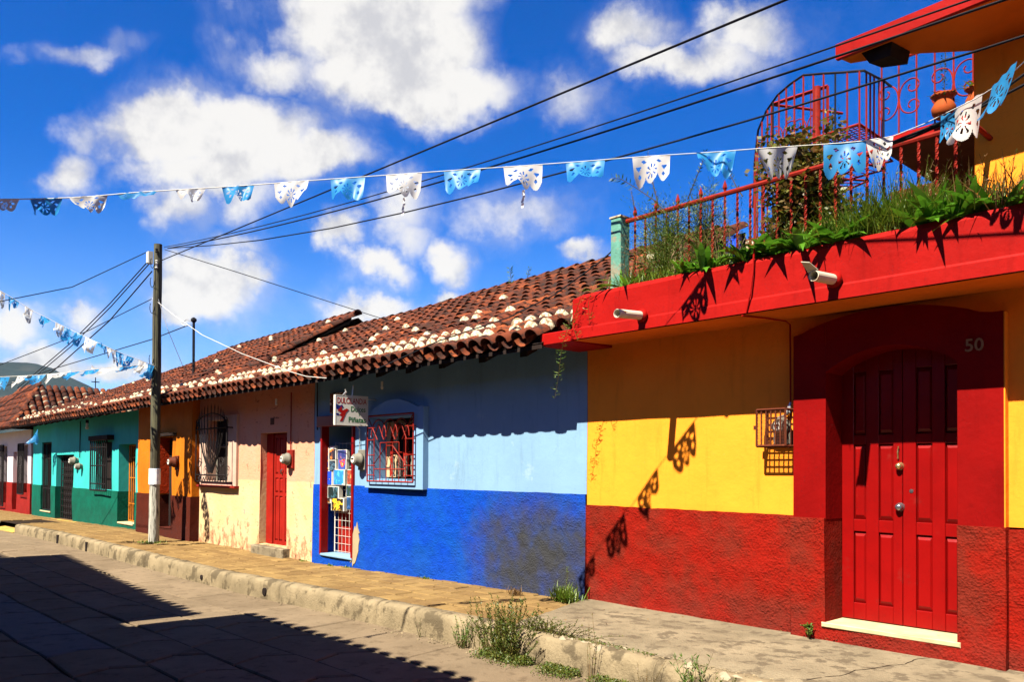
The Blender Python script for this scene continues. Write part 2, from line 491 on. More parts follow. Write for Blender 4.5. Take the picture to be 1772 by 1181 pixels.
# ------------------------------------------------------------ mesh helpers
class MB:
    def __init__(s):
        s.v = []
        s.f = []
        s.smooth = False

    def add(s, vs, fs):
        o = len(s.v)
        s.v += [tuple(v) for v in vs]
        s.f += [tuple(i + o for i in f) for f in fs]

    def box(s, x0, x1, y0, y1, z0, z1):
        s.add([(x0, y0, z0), (x1, y0, z0), (x1, y1, z0), (x0, y1, z0), (x0, y0, z1), (x1, y0, z1), (x1, y1, z1), (x0, y1, z1)],
              [(0, 3, 2, 1), (4, 5, 6, 7), (0, 1, 5, 4), (1, 2, 6, 5), (2, 3, 7, 6), (3, 0, 4, 7)])

    def bev(s, x0, x1, y0, y1, z0, z1, b=.01):
        """box with chamfered front (-y) edges"""
        s.add([(x0, y0 + b, z0), (x1, y0 + b, z0), (x1, y0 + b, z1), (x0, y0 + b, z1),
               (x0 + b, y0, z0 + b), (x1 - b, y0, z0 + b), (x1 - b, y0, z1 - b), (x0 + b, y0, z1 - b),
               (x0, y1, z0), (x1, y1, z0), (x1, y1, z1), (x0, y1, z1)],
              [(4, 5, 6, 7), (0, 1, 5, 4), (1, 2, 6, 5), (2, 3, 7, 6), (3, 0, 4, 7), (1, 0, 8, 9), (2, 1, 9, 10), (3, 2, 10, 11), (0, 3, 11, 8), (9, 8, 11, 10)])

    def tube(s, pts, r, n=6, r2=None, cap=True):
        pts = [Vector(p) for p in pts]
        m = len(pts)
        rings = []
        up = Vector((0, 0, 1))
        for i, p in enumerate(pts):
            d = (pts[min(i + 1, m - 1)] - pts[max(i - 1, 0)])
            if d.length < 1e-9:
                d = Vector((0, 0, 1))
            d.normalize()
            a = d.cross(up)
            if a.length < .05:
                a = d.cross(Vector((1, 0, 0)))
            a.normalize()
            b = a.cross(d)
            rr = r if r2 is None else r + (r2 - r) * i / (m - 1)
            rings.append([p + (a * math.cos(k * math.tau / n) + b * math.sin(k * math.tau / n)) * rr for k in range(n)])
        o = len(s.v)
        for rg in rings:
            s.v += [tuple(q) for q in rg]
        for i in range(m - 1):
            for k in range(n):
                k2 = (k + 1) % n
                s.f.append((o + i * n + k, o + i * n + k2, o + (i + 1) * n + k2, o + (i + 1) * n + k))
        if cap:
            s.f.append(tuple(o + k for k in range(n))[::-1])
            s.f.append(tuple(o + (m - 1) * n + k for k in range(n)))

    def lathe(s, prof, c, n=20, axis='z'):
        o = len(s.v)
        for (r, h) in prof:
            for k in range(n):
                a = k * math.tau / n
                if axis == 'z':
                    s.v.append((c[0] + r * math.cos(a), c[1] + r * math.sin(a), c[2] + h))
                else:
                    s.v.append((c[0] + r * math.cos(a), c[1] + h, c[2] + r * math.sin(a)))
        for i in range(len(prof) - 1):
            for k in range(n):
                k2 = (k + 1) % n
                s.f.append((o + i * n + k, o + i * n + k2, o + (i + 1) * n + k2, o + (i + 1) * n + k))

    def quad(s, a, b, c, d):
        s.add([a, b, c, d], [(0, 1, 2, 3)])

    def mesh(s, name, mat=None, smooth=False):
        me = bpy.data.meshes.new(name)
        me.from_pydata(s.v, [], s.f)
        if mat:
            me.materials.append(mat)
        if smooth:
            me.polygons.foreach_set('use_smooth', [True] * len(me.polygons))
        me.update()
        return me

    def build(s, name, mat, parent=None, smooth=False, loc=None):
        return obj(name, s.mesh(name, mat, smooth), parent, loc)


def obj(name, me, parent=None, loc=None, rot=None):
    o = bpy.data.objects.new(name, me)
    COL.objects.link(o)
    if parent is not None:
        o.parent = parent
        o.matrix_parent_inverse = Matrix.Translation(-Vector(parent.location)) if parent.rotation_euler == Vector((0, 0, 0)) or True else Matrix()
    if loc is not None:
        o.location = loc
    if rot is not None:
        o.rotation_euler = rot
    return o


def thing(name, label, cat, loc=(0, 0, 0), group=None):
    o = bpy.data.objects.new(name, None)
    COL.objects.link(o)
    o.location = loc
    o.empty_display_size = .2
    return tag(o, label, cat, group)


def tag(o, label=None, cat=None, group=None, kind=None):
    if label:
        o['label'] = label
    if cat:
        o['category'] = cat
    if group:
        o['group'] = group
    if kind:
        o['kind'] = kind
    return o


def stuff(o):
    o['kind'] = 'stuff'
    return o


def nz(x, y, z=0.0):
    return noise.noise(Vector((x, y, z)))


def gz(x):
    """level of the pavement along the street"""
    pts = [(-60, -.42), (-46, -.36), (-35, -.26), (-24, -.12), (-19, -.12), (-13.5, -.13), (-10, -.05), (-7, 0), (5, 0)]
    for (xa, za), (xb, zb) in zip(pts, pts[1:]):
        if x <= xb:
            t_ = max(0, (x - xa) / (xb - xa))
            return za + (zb - za) * t_
    return 0


def facade(name, parent, x0, x1, z0, z1, y, mat, ops=(), cap=False, wob=.012, st=.3, lcap=False, rcap=False, rdepth=None):
    """wall band facing the street with openings (xa, xb, za, zb, depth) and their reveals"""
    def grid(a, b, extra):
        g = {round(a, 4), round(b, 4)}
        for e in extra:
            if a < e < b:
                g.add(round(e, 4))
        g = sorted(g)
        out = [g[0]]
        for p, q in zip(g, g[1:]):
            k = max(1, int(round((q - p) / st)))
            out += [p + (q - p) * i / k for i in range(1, k + 1)]
        return out
    xs = grid(x0, x1, [o[0] for o in ops] + [o[1] for o in ops])
    zs = grid(z0, z1, [o[2] for o in ops] + [o[3] for o in ops])
    mb = MB()

    def P(x, z, yy=0):
        zz_ = z + (.010 * nz(x * 2.3, 4, y) + .006 * nz(x * 8, 6, y) if cap and abs(z - z1) < 1e-4 else 0)
        return (x + wob * .4 * nz(z * 1.1, y * 3 + x * .2, 5), y + yy + wob * nz(x * .9, z * .9, y), zz_)
    for i in range(len(xs) - 1):
        for j in range(len(zs) - 1):
            cx, cz = (xs[i] + xs[i + 1]) / 2, (zs[j] + zs[j + 1]) / 2
            if any(o[0] < cx < o[1] and o[2] < cz < o[3] for o in ops):
                continue
            mb.quad(P(xs[i], zs[j]), P(xs[i + 1], zs[j]), P(xs[i + 1], zs[j + 1]), P(xs[i], zs[j + 1]))
    for (xa, xb, za, zb, dp) in ops:
        za_, zb_ = max(za, z0), min(zb, z1)
        if za_ >= zb_:
            continue
        if xa > x0 - .01:
            mb.quad(P(xa, za_), P(xa, zb_), P(xa, zb_, dp), P(xa, za_, dp))
        mb.quad(P(xb, zb_), P(xb, za_), P(xb, za_, dp), P(xb, zb_, dp))
        if zb <= z1 + 1e-4:
            mb.quad(P(xa, zb), P(xb, zb), P(xb, zb, dp), P(xa, zb, dp))
        if za >= z0 - 1e-4:
            mb.quad(P(xb, za), P(xa, za), P(xa, za, dp), P(xb, za, dp))
    dcap = .5
    if cap:
        for i in range(len(xs) - 1):
            cx = (xs[i] + xs[i + 1]) / 2
            if any(o[0] < cx < o[1] and o[2] < z1 - .01 < o[3] for o in ops):
                continue
            mb.quad(P(xs[i], z1), P(xs[i + 1], z1), P(xs[i + 1], z1, .08), P(xs[i], z1, .08))
    if rcap:
        mb.quad(P(x1, z0), P(x1, z0, dcap), P(x1, z1, dcap), P(x1, z1))
    if lcap:
        mb.quad(P(x0, z0, dcap), P(x0, z0), P(x0, z1), P(x0, z1, dcap))
    return mb.build(name, mat, parent)


def text_mesh(s, size, depth=.004, bold=0.0):
    cu = bpy.data.curves.new('lettering', 'FONT')
    cu.body = s
    cu.size = size
    cu.extrude = depth
    cu.offset = bold
    cu.align_x = 'CENTER'
    cu.align_y = 'CENTER'
    cu.resolution_u = 3
    tmp = bpy.data.objects.new('tmp_text', cu)
    me = bpy.data.meshes.new_from_object(tmp)
    bpy.data.objects.remove(tmp)
    return me


# ------------------------------------------------------------ ground, road, pavement
mb = MB()
S = 1800
mb.add([(-S, -S, -.75), (S, -S, -.75), (S, S, -.75), (-S, S, -.75)], [(0, 1, 2, 3)])
tag(mb.build('ground', EARTH), kind='structure')

# forested hill far beyond the roofs
mb = MB()
nx, ny = 60, 30
prof = [(-300, 70), (-120, 118), (-30, 150), (20, 154), (60, 138), (95, 124), (140, 104), (190, 92), (300, 74), (420, 60), (600, 52), (900, 30)]
HC = Vector((-1380, 250, 0))
for j in range(ny + 1):
    for i in range(nx + 1):
        a = -420 + 1400 * i / nx
        hh = prof[0][1]
        for (pa, ha), (pb, hb) in zip(prof, prof[1:]):
            if pa <= a <= pb:
                hh = ha + (hb - ha) * (a - pa) / (pb - pa)
        if a > 900:
            hh = 30
        t_ = j / ny
        env = math.sin(min(1, t_ * 1.0) * math.pi) ** .8 if 0 < t_ < 1 else 0
        z = hh * env * (1 + .10 * nz(a * .012, t_ * 5)) + 6 * nz(a * .05, t_ * 15) * env - 2
        mb.v.append((HC.x - 350 + t_ * 700, HC.y + a, z))
for j in range(ny):
    for i in range(nx):
        a = j * (nx + 1) + i
        mb.f.append((a, a + nx + 1, a + nx + 2, a + 1))
tag(mb.build('hill', HILLM, smooth=True), kind='structure')

ROADZ = -.29


def rz(x):
    return ROADZ + gz(x) * .85


def prism(poly, top, bot, inset=.012, bevz=.010):
    """slab from a plan polygon with a worn bevelled edge"""
    b = MB()
    n = len(poly)
    cx = sum(p[0] for p in poly) / n
    cy = sum(p[1] for p in poly) / n

    def sh(p, k):
        dx, dy = p[0] - cx, p[1] - cy
        L = math.hypot(dx, dy) or 1
        return (p[0] - dx / L * k, p[1] - dy / L * k)
    up = [(*sh(p, inset * 2.2), top(p)) for p in poly]
    mid = [(*sh(p, inset), top(p) - bevz) for p in poly]
    lo = [(*sh(p, inset), bot) for p in poly]
    b.add(up + mid + lo, [tuple(range(n))] + [(i, n + i, n + (i + 1) % n, (i + 1) % n) for i in range(n)] + [(n + i, 2 * n + i, 2 * n + (i + 1) % n, n + (i + 1) % n) for i in range(n)])
    return b


road = tag(bpy.data.objects.new('road', None), kind='structure')
COL.objects.link(road)
mb = MB()
xs_ = [-75 + i * 2.5 for i in range(36)]
for a, b in zip(xs_, xs_[1:]):
    mb.quad((a, -7.2, rz(a) - .035), (b, -7.2, rz(b) - .035), (b, -1.7, rz(b) - .035), (a, -1.7, rz(a) - .035))
mb.build('joint_bed', GROUNDM, road)
# concrete blocks: long slabs near the kerb, elongated hexagons towards the middle of the street
rows = [(-1.9, -2.75), (-2.75, -3.45), (-3.45, -4.1), (-4.1, -4.72), (-4.72, -5.4), (-5.4, -6.1), (-6.1, -6.9)]
count = 0
extra = MB()
for ri, (ya, yb) in enumerate(rows):
    x = 4.5 + (ri % 2) * .5
    stepx = 1.35 if ri < 2 else 1.05
    prev_j = None
    while x > -62:
        w = stepx * random.uniform(.85, 1.2) * (1.5 if ri == 0 else 1)
        x2 = x - w
        far = x < -24
        ym = (ya + yb) / 2
        hexa = ri >= 1
        k = .17 if hexa else 0
        jt = lambda s_: random.uniform(-s_, s_)
        if hexa:
            poly = [(x - k, ya - .01 + .03 * nz(x, ri)), (x - k * .0, ym), (x - k, yb + .01 + .03 * nz(x, ri + 1)), (x2 + .0, yb + .03 * nz(x2, ri + 1)), (x2 - k + .0, ym), (x2, ya + .03 * nz(x2, ri))]
            poly = [(x - .0, ya + .04 * nz(x, ri)), (x - k, ym + .02), (x, yb + .04 * nz(x, ri + 1)), (x2, yb + .04 * nz(x2, ri + 1)), (x2 - k, ym + .02), (x2, ya + .04 * nz(x2, ri))]
        else:
            poly = [(x, ya), (x + .12, yb + .04 * nz(x, 1)), (x2 + .12, yb + .04 * nz(x2, 1)), (x2, ya)]
        poly = poly[::-1]
        dz = random.uniform(-.006, .006)
        tl = random.uniform(-.006, .006)
        pb = prism(poly, lambda p: rz(p[0]) + dz + tl * (p[1] - ym), rz(x) - .06, .019 if ri else .012, .014)
        if not far and count < 290:
            bluish = (ri == 4 and -16.5 < x < -8.6)
            pb.build('slab', ROADB if bluish else ROADM, road)
            count += 1
        else:
            extra.add(pb.v, pb.f)
        x = x2
stuff(extra.build('far_slab', ROADM, road))

pavement = tag(bpy.data.objects.new('pavement', None), kind='structure')
COL.objects.link(pavement)
mb = MB()
xs_ = [-62 + i * 1.0 for i in range(72)]
KY = -1.90     # street face of the kerb
for a, b in zip(xs_, xs_[1:]):
    if a > -6.4:
        continue
    mb.quad((a, KY + .2, gz(a) - .03), (b, KY + .2, gz(b) - .03), (b, .9, gz(b) - .03), (a, .9, gz(a) - .03))
mb.build('paving_bed', GROUNDM, pavement)
nst = 0
extra = MB()
stone_rows = 6
edges = [KY + .215 + (1.85 / stone_rows) * i for i in range(stone_rows + 1)]
cells = []
for r_ in range(stone_rows):
    x = -6.25 - random.uniform(0, .3)
    while x > -46:
        w = random.uniform(.24, .46)
        cells.append((x, x - w, edges[r_], edges[r_ + 1], r_))
        x -= w
cells.sort(key=lambda c_: -c_[0])
for (xa, xb, ya, yb, r_) in cells:
    if -31.6 < xa < -28.9 and ya < -.6:
        continue
    o_ = .03 * nz(xa * 2, ya * 3)
    o2 = .03 * nz(xb * 2, ya * 3)
    poly = [(xb + o2, ya + .025 * nz(xb, r_)), (xa + o_, ya + .025 * nz(xa, r_)), (xa - o_, yb + .025 * nz(xa, r_ + 1)), (xb - o2, yb + .025 * nz(xb, r_ + 1))]
    dz = random.uniform(-.007, .007)
    pb = prism(poly, lambda p: gz(p[0]) + dz, gz(xa) - .05, .014, .012)
    if nst < 300:
        pb.build('paving_stone', PAVEM, pavement)
        nst += 1
    else:
        extra.add(pb.v, pb.f)
stuff(extra.build('far_paving_stone', PAVEM, pavement))


# kerb stones with a worn rounded arris
def kerb_piece(xa, xb, mat, name='kerb_stone', rough=.010, zt=0.0, droop=0.0):
    b = MB()
    n = max(3, int((xa - xb) / .09))
    prof_ = [(KY + .22, -.02), (KY + .20, .006), (KY + .09, .008), (KY + .035, -.004), (KY + .008, -.035), (KY - .004, -.09), (KY - .012, -.20), (KY - .02, -.36)]
    for i in range(n + 1):
        x = xa - .006 + (xb + .006 - xa + .006) * i / n
        e = min(i, n - i)
        for k, (yy, zz_) in enumerate(prof_):
            w = rough * (nz(x * 5, k * .9, 1) + .6 * nz(x * 14, k * 1.7, 2))
            chip = -max(0, nz(x * 2.1, 7, 3) - .25) * .12 if 1 < k < 6 else 0
            shrink = .010 if e == 0 and 0 < k < 7 else 0
            b.v.append((x, yy + w * 1.2 + (shrink - chip * .6 if k > 2 else 0), gz(x) + zz_ + zt + w + chip * (1 if k < 5 else .4) - shrink - (.5 * droop if 0 else 0)))
    m_ = len(prof_)
    for i in range(n):
        for k in range(m_ - 1):
            b.f.append((i * m_ + k, (i + 1) * m_ + k, (i + 1) * m_ + k + 1, i * m_ + k + 1))
    b.f.append(tuple(range(m_)))
    b.f.append(tuple(n * m_ + k for k in range(m_))[::-1])
    return b.build(name, mat, pavement, smooth=True)


cuts = [4.5, 1.2, -2.1, -4.3, -6.3, -8.6, -11.2, -13.78, -15.6, -17.0, -18.6, -20.1, -22.2, -24.3, -26.6, -28.7]
for i, (a, b) in enumerate(zip(cuts, cuts[1:])):
    kerb_piece(a, b, KERBM if a > -6 or i % 3 else KERBM, rough=.016 if a > -6.2 else .006)
for a, b in ((-31.8, -34.6), (-34.6, -38), (-38, -43)):
    kerb_piece(a, b, KERBM)
mb = MB()
for i in range(6):
    a, b = -28.7 - i * 3.1 / 6, -28.7 - (i + 1) * 3.1 / 6
    mb.quad((b, KY - .06, rz(b) + .012), (a, KY - .06, rz(a) + .012), (a, -.15, gz(a) + .008), (b, -.15, gz(b) + .008))
mb.box(-31.82, -28.68, KY - .06, -.15, -.7, -.45)
mb.build('driveway_ramp', YPAVE, pavement)

# drain holes as near-black discs for the shade inside; weep joints in the kerb
for (hx, hr, hz_) in ((-11.62, .062, -.17), (-14.05, .045, -.16)):
    b = MB()
    b.lathe([(0.001, -.030), (hr * .95, -.030), (hr * .95, .05)], (hx, KY, gz(hx) + hz_), 14, 'y')
    b.build('drain_hole_shade', DARK, pavement)
for hx, hw in ((-23.6, .16), (-21.0, .12)):
    b = MB()
    b.box(hx - hw / 2, hx + hw / 2, KY - .028, KY + .0, gz(hx) - .34, gz(hx) - .05)
    b.build('kerb_gap', DARK, pavement)

# raised concrete apron in front of the red and yellow house
b = MB()
N1, N2 = 60, 14
for i in range(N1 + 1):
    x = 4.5 - (4.5 + 6.9) * i / N1
    for j in range(N2 + 1):
        t_ = j / N2
        ye = KY + .17 + .05 * nz(x * 1.6, 3) + .02 * nz(x * 7, 3)
        y = ye + (0.05 - ye) * t_
        xx = x
        if i > N1 - 4:
            xx = x + (1 - t_) * .65 * (i - (N1 - 4)) / 4 - .15 * t_ * 0
        z = gz(xx) + .035 + .014 * nz(x * 1.3, y * 1.3) + .006 * nz(x * 6, y * 6)
        if j == 0:
            z -= .035
        if i == N1:
            z -= .03
        b.v.append((xx, y, z))
for i in range(N1):
    for j in range(N2):
        a = i * (N2 + 1) + j
        b.f.append((a, a + 1, a + N2 + 2, a + N2 + 1))
b.build('concrete_apron', CONC, pavement, smooth=True)
# joint across the apron
b = MB()
pv_ = []
for i in range(24):
    t_ = i / 23
    w = .004 + .003 * abs(nz(t_ * 9, 4))
    x = -3.05 + .35 * t_ + .07 * nz(t_ * 6, 2) + .02 * nz(t_ * 22, 5)
    pv_.append((x - w, x + w, -1.62 + 1.5 * t_))
for (a0, a1, ya), (b0, b1, yb) in zip(pv_, pv_[1:]):
    zf = lambda x, y: gz(x) + .035 + .014 * nz(x * 1.3, y * 1.3) + .006 * nz(x * 6, y * 6) + .003
    b.quad((a0, ya, zf(a0, ya)), (a1, ya, zf(a1, ya)), (b1, yb, zf(b1, yb)), (b0, yb, zf(b0, yb)))
b.build('apron_crack', GROUNDM, pavement)
# pale broken concrete along the arris
b = MB()
for k in range(5):
    pass


def chunk(b, c, r, rng):
    vs = []
    ico = [(0, 0, 1), (.9, 0, .3), (.28, .85, .3), (-.72, .52, .3), (-.72, -.52, .3), (.28, -.85, .3), (.72, .52, -.5), (-.28, .85, -.5), (-.9, 0, -.5), (-.28, -.85, -.5), (.72, -.52, -.5), (0, 0, -.9)]
    fs = [(0, 1, 2), (0, 2, 3), (0, 3, 4), (0, 4, 5), (0, 5, 1), (1, 6, 2), (2, 7, 3), (3, 8, 4), (4, 9, 5), (5, 10, 1), (6, 7, 2), (7, 8, 3), (8, 9, 4), (9, 10, 5), (10, 6, 1), (6, 11, 7), (7, 11, 8), (8, 11, 9), (9, 11, 10), (10, 11, 6)]
    a = rng.uniform(0, 6.28)
    for x, y, z in ico:
        k = rng.uniform(.75, 1.2)
        vs.append((c[0] + r * k * (x * math.cos(a) - y * math.sin(a)), c[1] + r * k * .7 * (x * math.sin(a) + y * math.cos(a)), c[2] + r * k * z * .6))
    b.add(vs, fs)


rng = random.Random(3)
rub = MB()
for k in range(320):
    x = rng.uniform(-8.3, -3.6)
    y = KY - .02 - abs(rng.gauss(0, .09))
    chunk(rub, (x, y, rz(x) + .004), rng.choice([.005, .007, .008, .01, .014, .022]), rng)
for k in range(160):
    x = rng.uniform(-6.5, -3.2)
    chunk(rub, (x, KY + .17 + rng.gauss(0, .04), gz(x) + .008), rng.choice([.006, .008, .012, .018]), rng)
for k in range(80):
    x = rng.uniform(-20, -8.3)
    chunk(rub, (x, KY - .03 - abs(rng.gauss(0, .05)), rz(x) + .006), rng.choice([.006, .01, .015]), rng)
tag(rub.build('gravel', KERBM), 'loose pale gravel and crumbs of concrete along the kerb', 'gravel', kind='stuff')
b = MB()
for cx, L in ((-5.15, .55), (-3.45, .6)):
    for k in range(14):
        chunk(b, (cx + rng.uniform(-L, L), KY + .11 + rng.gauss(0, .03), gz(cx) - .022), rng.uniform(.05, .09), rng)
b.build('worn_edge', KERBW, pavement)


# ------------------------------------------------------------ roofs of barrel tiles
def tile_mesh(name, L=.41, rf=.112, rb=.092, mat=None, th=.012, lift=.028, n=7):
    b = MB()
    ring = []
    for (y, r, lz) in ((0, rf, lift), (L, rb, 0)):
        for rr in (r, r - th):
            for k in range(n + 1):
                a = math.pi * k / n
                b.v.append((rr * math.cos(a), y, lz + rr * math.sin(a) * .92))
    m = n + 1
    for k in range(n):
        b.f.append((k, k + 1, 2 * m + k + 1, 2 * m + k))           # outer
        b.f.append((m + k + 1, m + k, 3 * m + k, 3 * m + k + 1))   # inner
        b.f.append((k + 1, k, m + k, m + k + 1))                   # front lip
    me = b.mesh(name, mat, True)
    return me


TM = [tile_mesh('tile', .41, .112 + d, .092, TILE) for d in (-.005, 0, .005)]
TPROTO = tile_mesh('tile_far', n=5)


def pan_verts(L=.42, r=.105, n=5):
    vs, fs = [], []
    for y, lz in ((0, -.0), (L, -.012)):
        for k in range(n + 1):
            a = math.pi + math.pi * k / n
            vs.append((r * math.cos(a), y, lz + .085 + r * math.sin(a) * .9))
    for k in range(n):
        fs.append((k, k + 1, n + 2 + k, n + 1 + k))
    return vs, fs


def mortar_mesh():
    b = MB()
    n = 7
    rows_m = [(.010, .120, .95, .026), (-.026, .118, .93, .014), (-.050, .100, .78, .002)]
    for (yy, r, sc, lz) in rows_m:
        for k in range(n + 1):
            a = math.pi * k / n
            b.v.append((r * math.cos(a), yy, lz + r * math.sin(a) * sc - (.012 if k in (0, n) else 0)))
    m = n + 1
    for j in range(2):
        for k in range(n):
            b.f.append((j * m + k + 1, j * m + k, (j + 1) * m + k, (j + 1) * m + k + 1))
    b.f.append(tuple(2 * m + k for k in range(m)))
    return b.mesh('mortar_cap', MORTAR, True)


MORT = mortar_mesh()


class Roof:
    """tiled roof slope over a house: eave height ze at y=-0.76, ridge (yr, zr(x))"""
    def __init__(s, parent, x0, x1, ze, yr, zr0, zr1, pitch=.262, objs=True, ye=-.76, seed=1, white=.9, back=True, y_end=None, maxrows=99, name='roof', extra_cols=0):
        rg = random.Random(seed)
        s.root = rf = MB()
        sl0, sl1 = (zr0 - ze) / (yr - ye), (zr1 - ze) / (yr - ye)

        def zp(x, y):
            t_ = (x - x0) / (x1 - x0)
            sl = sl0 + (sl1 - sl0) * t_
            return ze + sl * (y - ye) + .022 * nz(x * .5, y * .6, seed)
        s.zp = zp
        # deck under the tiles
        nseg = max(2, int(abs(x1 - x0) / .7))
        deck = MB()
        for i in range(nseg):
            a, b_ = x0 + (x1 - x0) * i / nseg, x0 + (x1 - x0) * (i + 1) / nseg
            for j in range(4):
                ya, yb = ye + .03 + (yr - ye - .03) * j / 4, ye + .03 + (yr - ye - .03) * (j + 1) / 4
                deck.quad((a, ya, zp(a, ya) - .02), (b_, ya, zp(b_, ya) - .02), (b_, yb, zp(b_, yb) - .02), (a, yb, zp(a, yb) - .02))
                deck.quad((b_, ya, zp(b_, ya) - .07), (a, ya, zp(a, ya) - .07), (a, yb, zp(a, yb) - .07), (b_, yb, zp(b_, yb) - .07))
            deck.quad((b_, ye + .03, zp(b_, ye) - .02), (a, ye + .03, zp(a, ye) - .02), (a, ye + .03, zp(a, ye) - .07), (b_, ye + .03, zp(b_, ye) - .07))
            if back:
                yb2 = yr + 3.6
                deck.quad((a, yr, zp(a, yr) - .02), (b_, yr, zp(b_, yr) - .02), (b_, yb2, ze + .1), (a, yb2, ze + .1))
        s.deck = deck.build(name, DARKWOOD, parent)
        ro = s.deck
        ncol = int(abs(x1 - x0) / pitch)
        pw = abs(x1 - x0) / ncol
        slen = math.hypot(yr - ye, zr0 - ze)
        nrow = int(slen / .30)
        far = MB()
        pans = MB()
        caps = MB()
        pv, pf = pan_verts()
        cnt = 0
        order = []
        for c_ in range(-extra_cols, ncol):
            for r_ in range(1 if c_ < 0 else 0, nrow):
                order.append((c_, r_))
        order.sort(key=lambda q: (q[0]))
        capn = 0
        sgn = -1 if x1 < x0 else 1
        for c_, r_ in order:
            xc = x0 + sgn * (c_ + .5) * pw
            t_ = (xc - x0) / (x1 - x0)
            sl = sl0 + (sl1 - sl0) * t_
            ang = math.atan(sl)
            ca, sa = math.cos(ang), math.sin(ang)
            d = r_ * .30 + rg.uniform(-.014, .014) + .05 * nz(xc * .7, 3, seed)
            y = ye + d * ca
            jx = rg.uniform(-.010, .010)
            x = xc + jx
            iswhite = (r_ in (1, 2) and rg.random() < white) or (r_ == 3 and rg.random() < white * .16) or (r_ > 3 and rg.random() < .05 * white)
            z = zp(x, y) + .052 + rg.uniform(-.004, .006) + (.022 if iswhite else 0)
            rot = (ang + rg.uniform(-.02, .02), rg.uniform(-.05, .05), rg.uniform(-.035, .035))
            if objs and cnt < 300:
                obj('tile', TM[rg.randrange(3)], ro, (x, y, z), rot)
                cnt += 1
            else:
                M_ = Matrix.Translation((x, y, z)) @ Matrix.Rotation(rot[2], 4, 'Z') @ Matrix.Rotation(rot[0], 4, 'X')
                far.add([M_ @ v.co for v in TPROTO.vertices], [tuple(p.vertices) for p in TPROTO.polygons])
            if iswhite:
                if objs and capn < 120:
                    obj('mortar_cap', MORT, ro, (x, y, z), rot)
                    capn += 1
                else:
                    M_ = Matrix.Translation((x, y, z)) @ Matrix.Rotation(rot[0], 4, 'X')
                    caps.add([M_ @ v.co for v in MORT.vertices], [tuple(p.vertices) for p in MORT.polygons])
            # pan tile to the side
            xp = x0 + sgn * (c_ + 1.0) * pw + rg.uniform(-.008, .008)
            yp = ye - .03 + (r_ * .30 + rg.uniform(-.012, .012)) * ca
            M_ = Matrix.Translation((xp, yp, zp(xp, yp) - .0)) @ Matrix.Rotation(ang + .02, 4, 'X')
            pans.add([M_ @ Vector(v) for v in pv], pf)
        stuff(pans.build('pan_tile', TILEI, ro, smooth=True))
        if far.v:
            stuff(far.build('far_tile', TILEI, ro, smooth=True))
        if caps.v:
            stuff(caps.build('far_mortar_cap', MORTAR, ro, smooth=True))
        # ridge: barrel tiles bedded in white mortar
        nr = int(abs(x1 - x0) / .36)
        rm = MB()
        for i in range(nr):
            x = x0 + sgn * (i + .5) * .36
            M_ = Matrix.Translation((x - sgn * .18, yr, zp(x, yr) + .06 + rg.uniform(-.01, .01))) @ Matrix.Rotation(math.pi / 2 * (-sgn), 4, 'Z')
            obj('ridge_tile', TM[rg.randrange(3)], ro, M_.translation, M_.to_euler())
            if rg.random() < .75:
                z = zp(x, yr)
                w = rg.uniform(.12, .18)
                rm.add([(x - .19, yr - w, z - w * .5 + .03), (x + .19, yr - w * rg.uniform(.8, 1.1), z - w * .5 + .03), (x + .19, yr - .07, z + .11), (x - .19, yr - .07, z + .11)], [(0, 1, 2, 3)])
        rm.build('ridge_mortar', MORTAR, ro)


def rafters(parent, xs, y0, y1, zp, w, h, mat, drop=.07):
    for x in xs:
        b = MB()
        za, zb = zp(x, y0) - drop, zp(x, y1) - drop
        b.add([(x - w / 2, y0, za - h), (x + w / 2, y0, za - h), (x + w / 2, y0, za), (x - w / 2, y0, za), (x - w / 2, y1, zb - h), (x + w / 2, y1, zb - h), (x + w / 2, y1, zb), (x - w / 2, y1, zb)],
              [(0, 1, 2, 3), (1, 5, 6, 2), (4, 0, 3, 7), (5, 4, 7, 6), (0, 4, 5, 1), (3, 2, 6, 7)])
        b.build('rafter', mat, parent)


# ------------------------------------------------------------ house 50: red and yellow, with terrace
h50 = thing('terrace_house', 'yellow and red house number 50 with arched portal and planted roof terrace', 'house', (-3, 0, 0))
XL = -6.78
facade('upper_wall', h50, XL, -3.985, 1.19, 3.16, 0, YELLOW)
facade('upper_wall', h50, -2.145, 3.2, 1.19, 3.16, 0, YELLOW)
facade('upper_wall', h50, -3.985, -2.145, 2.85, 3.16, 0, YELLOW)
facade('dado', h50, XL, -3.97, -.5, 1.20, -.022, REDDADO, cap=True, wob=.03, st=.12, lcap=True)
facade('dado', h50, -2.16, 3.2, -.5, 1.17, -.022, REDDADO, cap=True, wob=.03, st=.12)
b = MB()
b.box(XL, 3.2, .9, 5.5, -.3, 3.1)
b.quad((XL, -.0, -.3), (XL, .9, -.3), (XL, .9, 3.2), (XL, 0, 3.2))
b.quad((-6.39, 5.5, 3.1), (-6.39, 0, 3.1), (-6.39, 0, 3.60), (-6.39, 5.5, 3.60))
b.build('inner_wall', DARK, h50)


# portal
def zouter(x):
    a, c = -3.92, -2.30
    if a < x < c:
        t_ = (x - a) / (c - a)
        return 2.965 + .165 * (math.sin(t_ * math.pi) ** .75)
    return 2.965


XA, XB = -3.655, -2.495


def zinner(x):
    t_ = (x - XA) / (XB - XA)
    return 2.58 + .20 * math.sin(max(0, min(1, t_)) * math.pi) ** .8


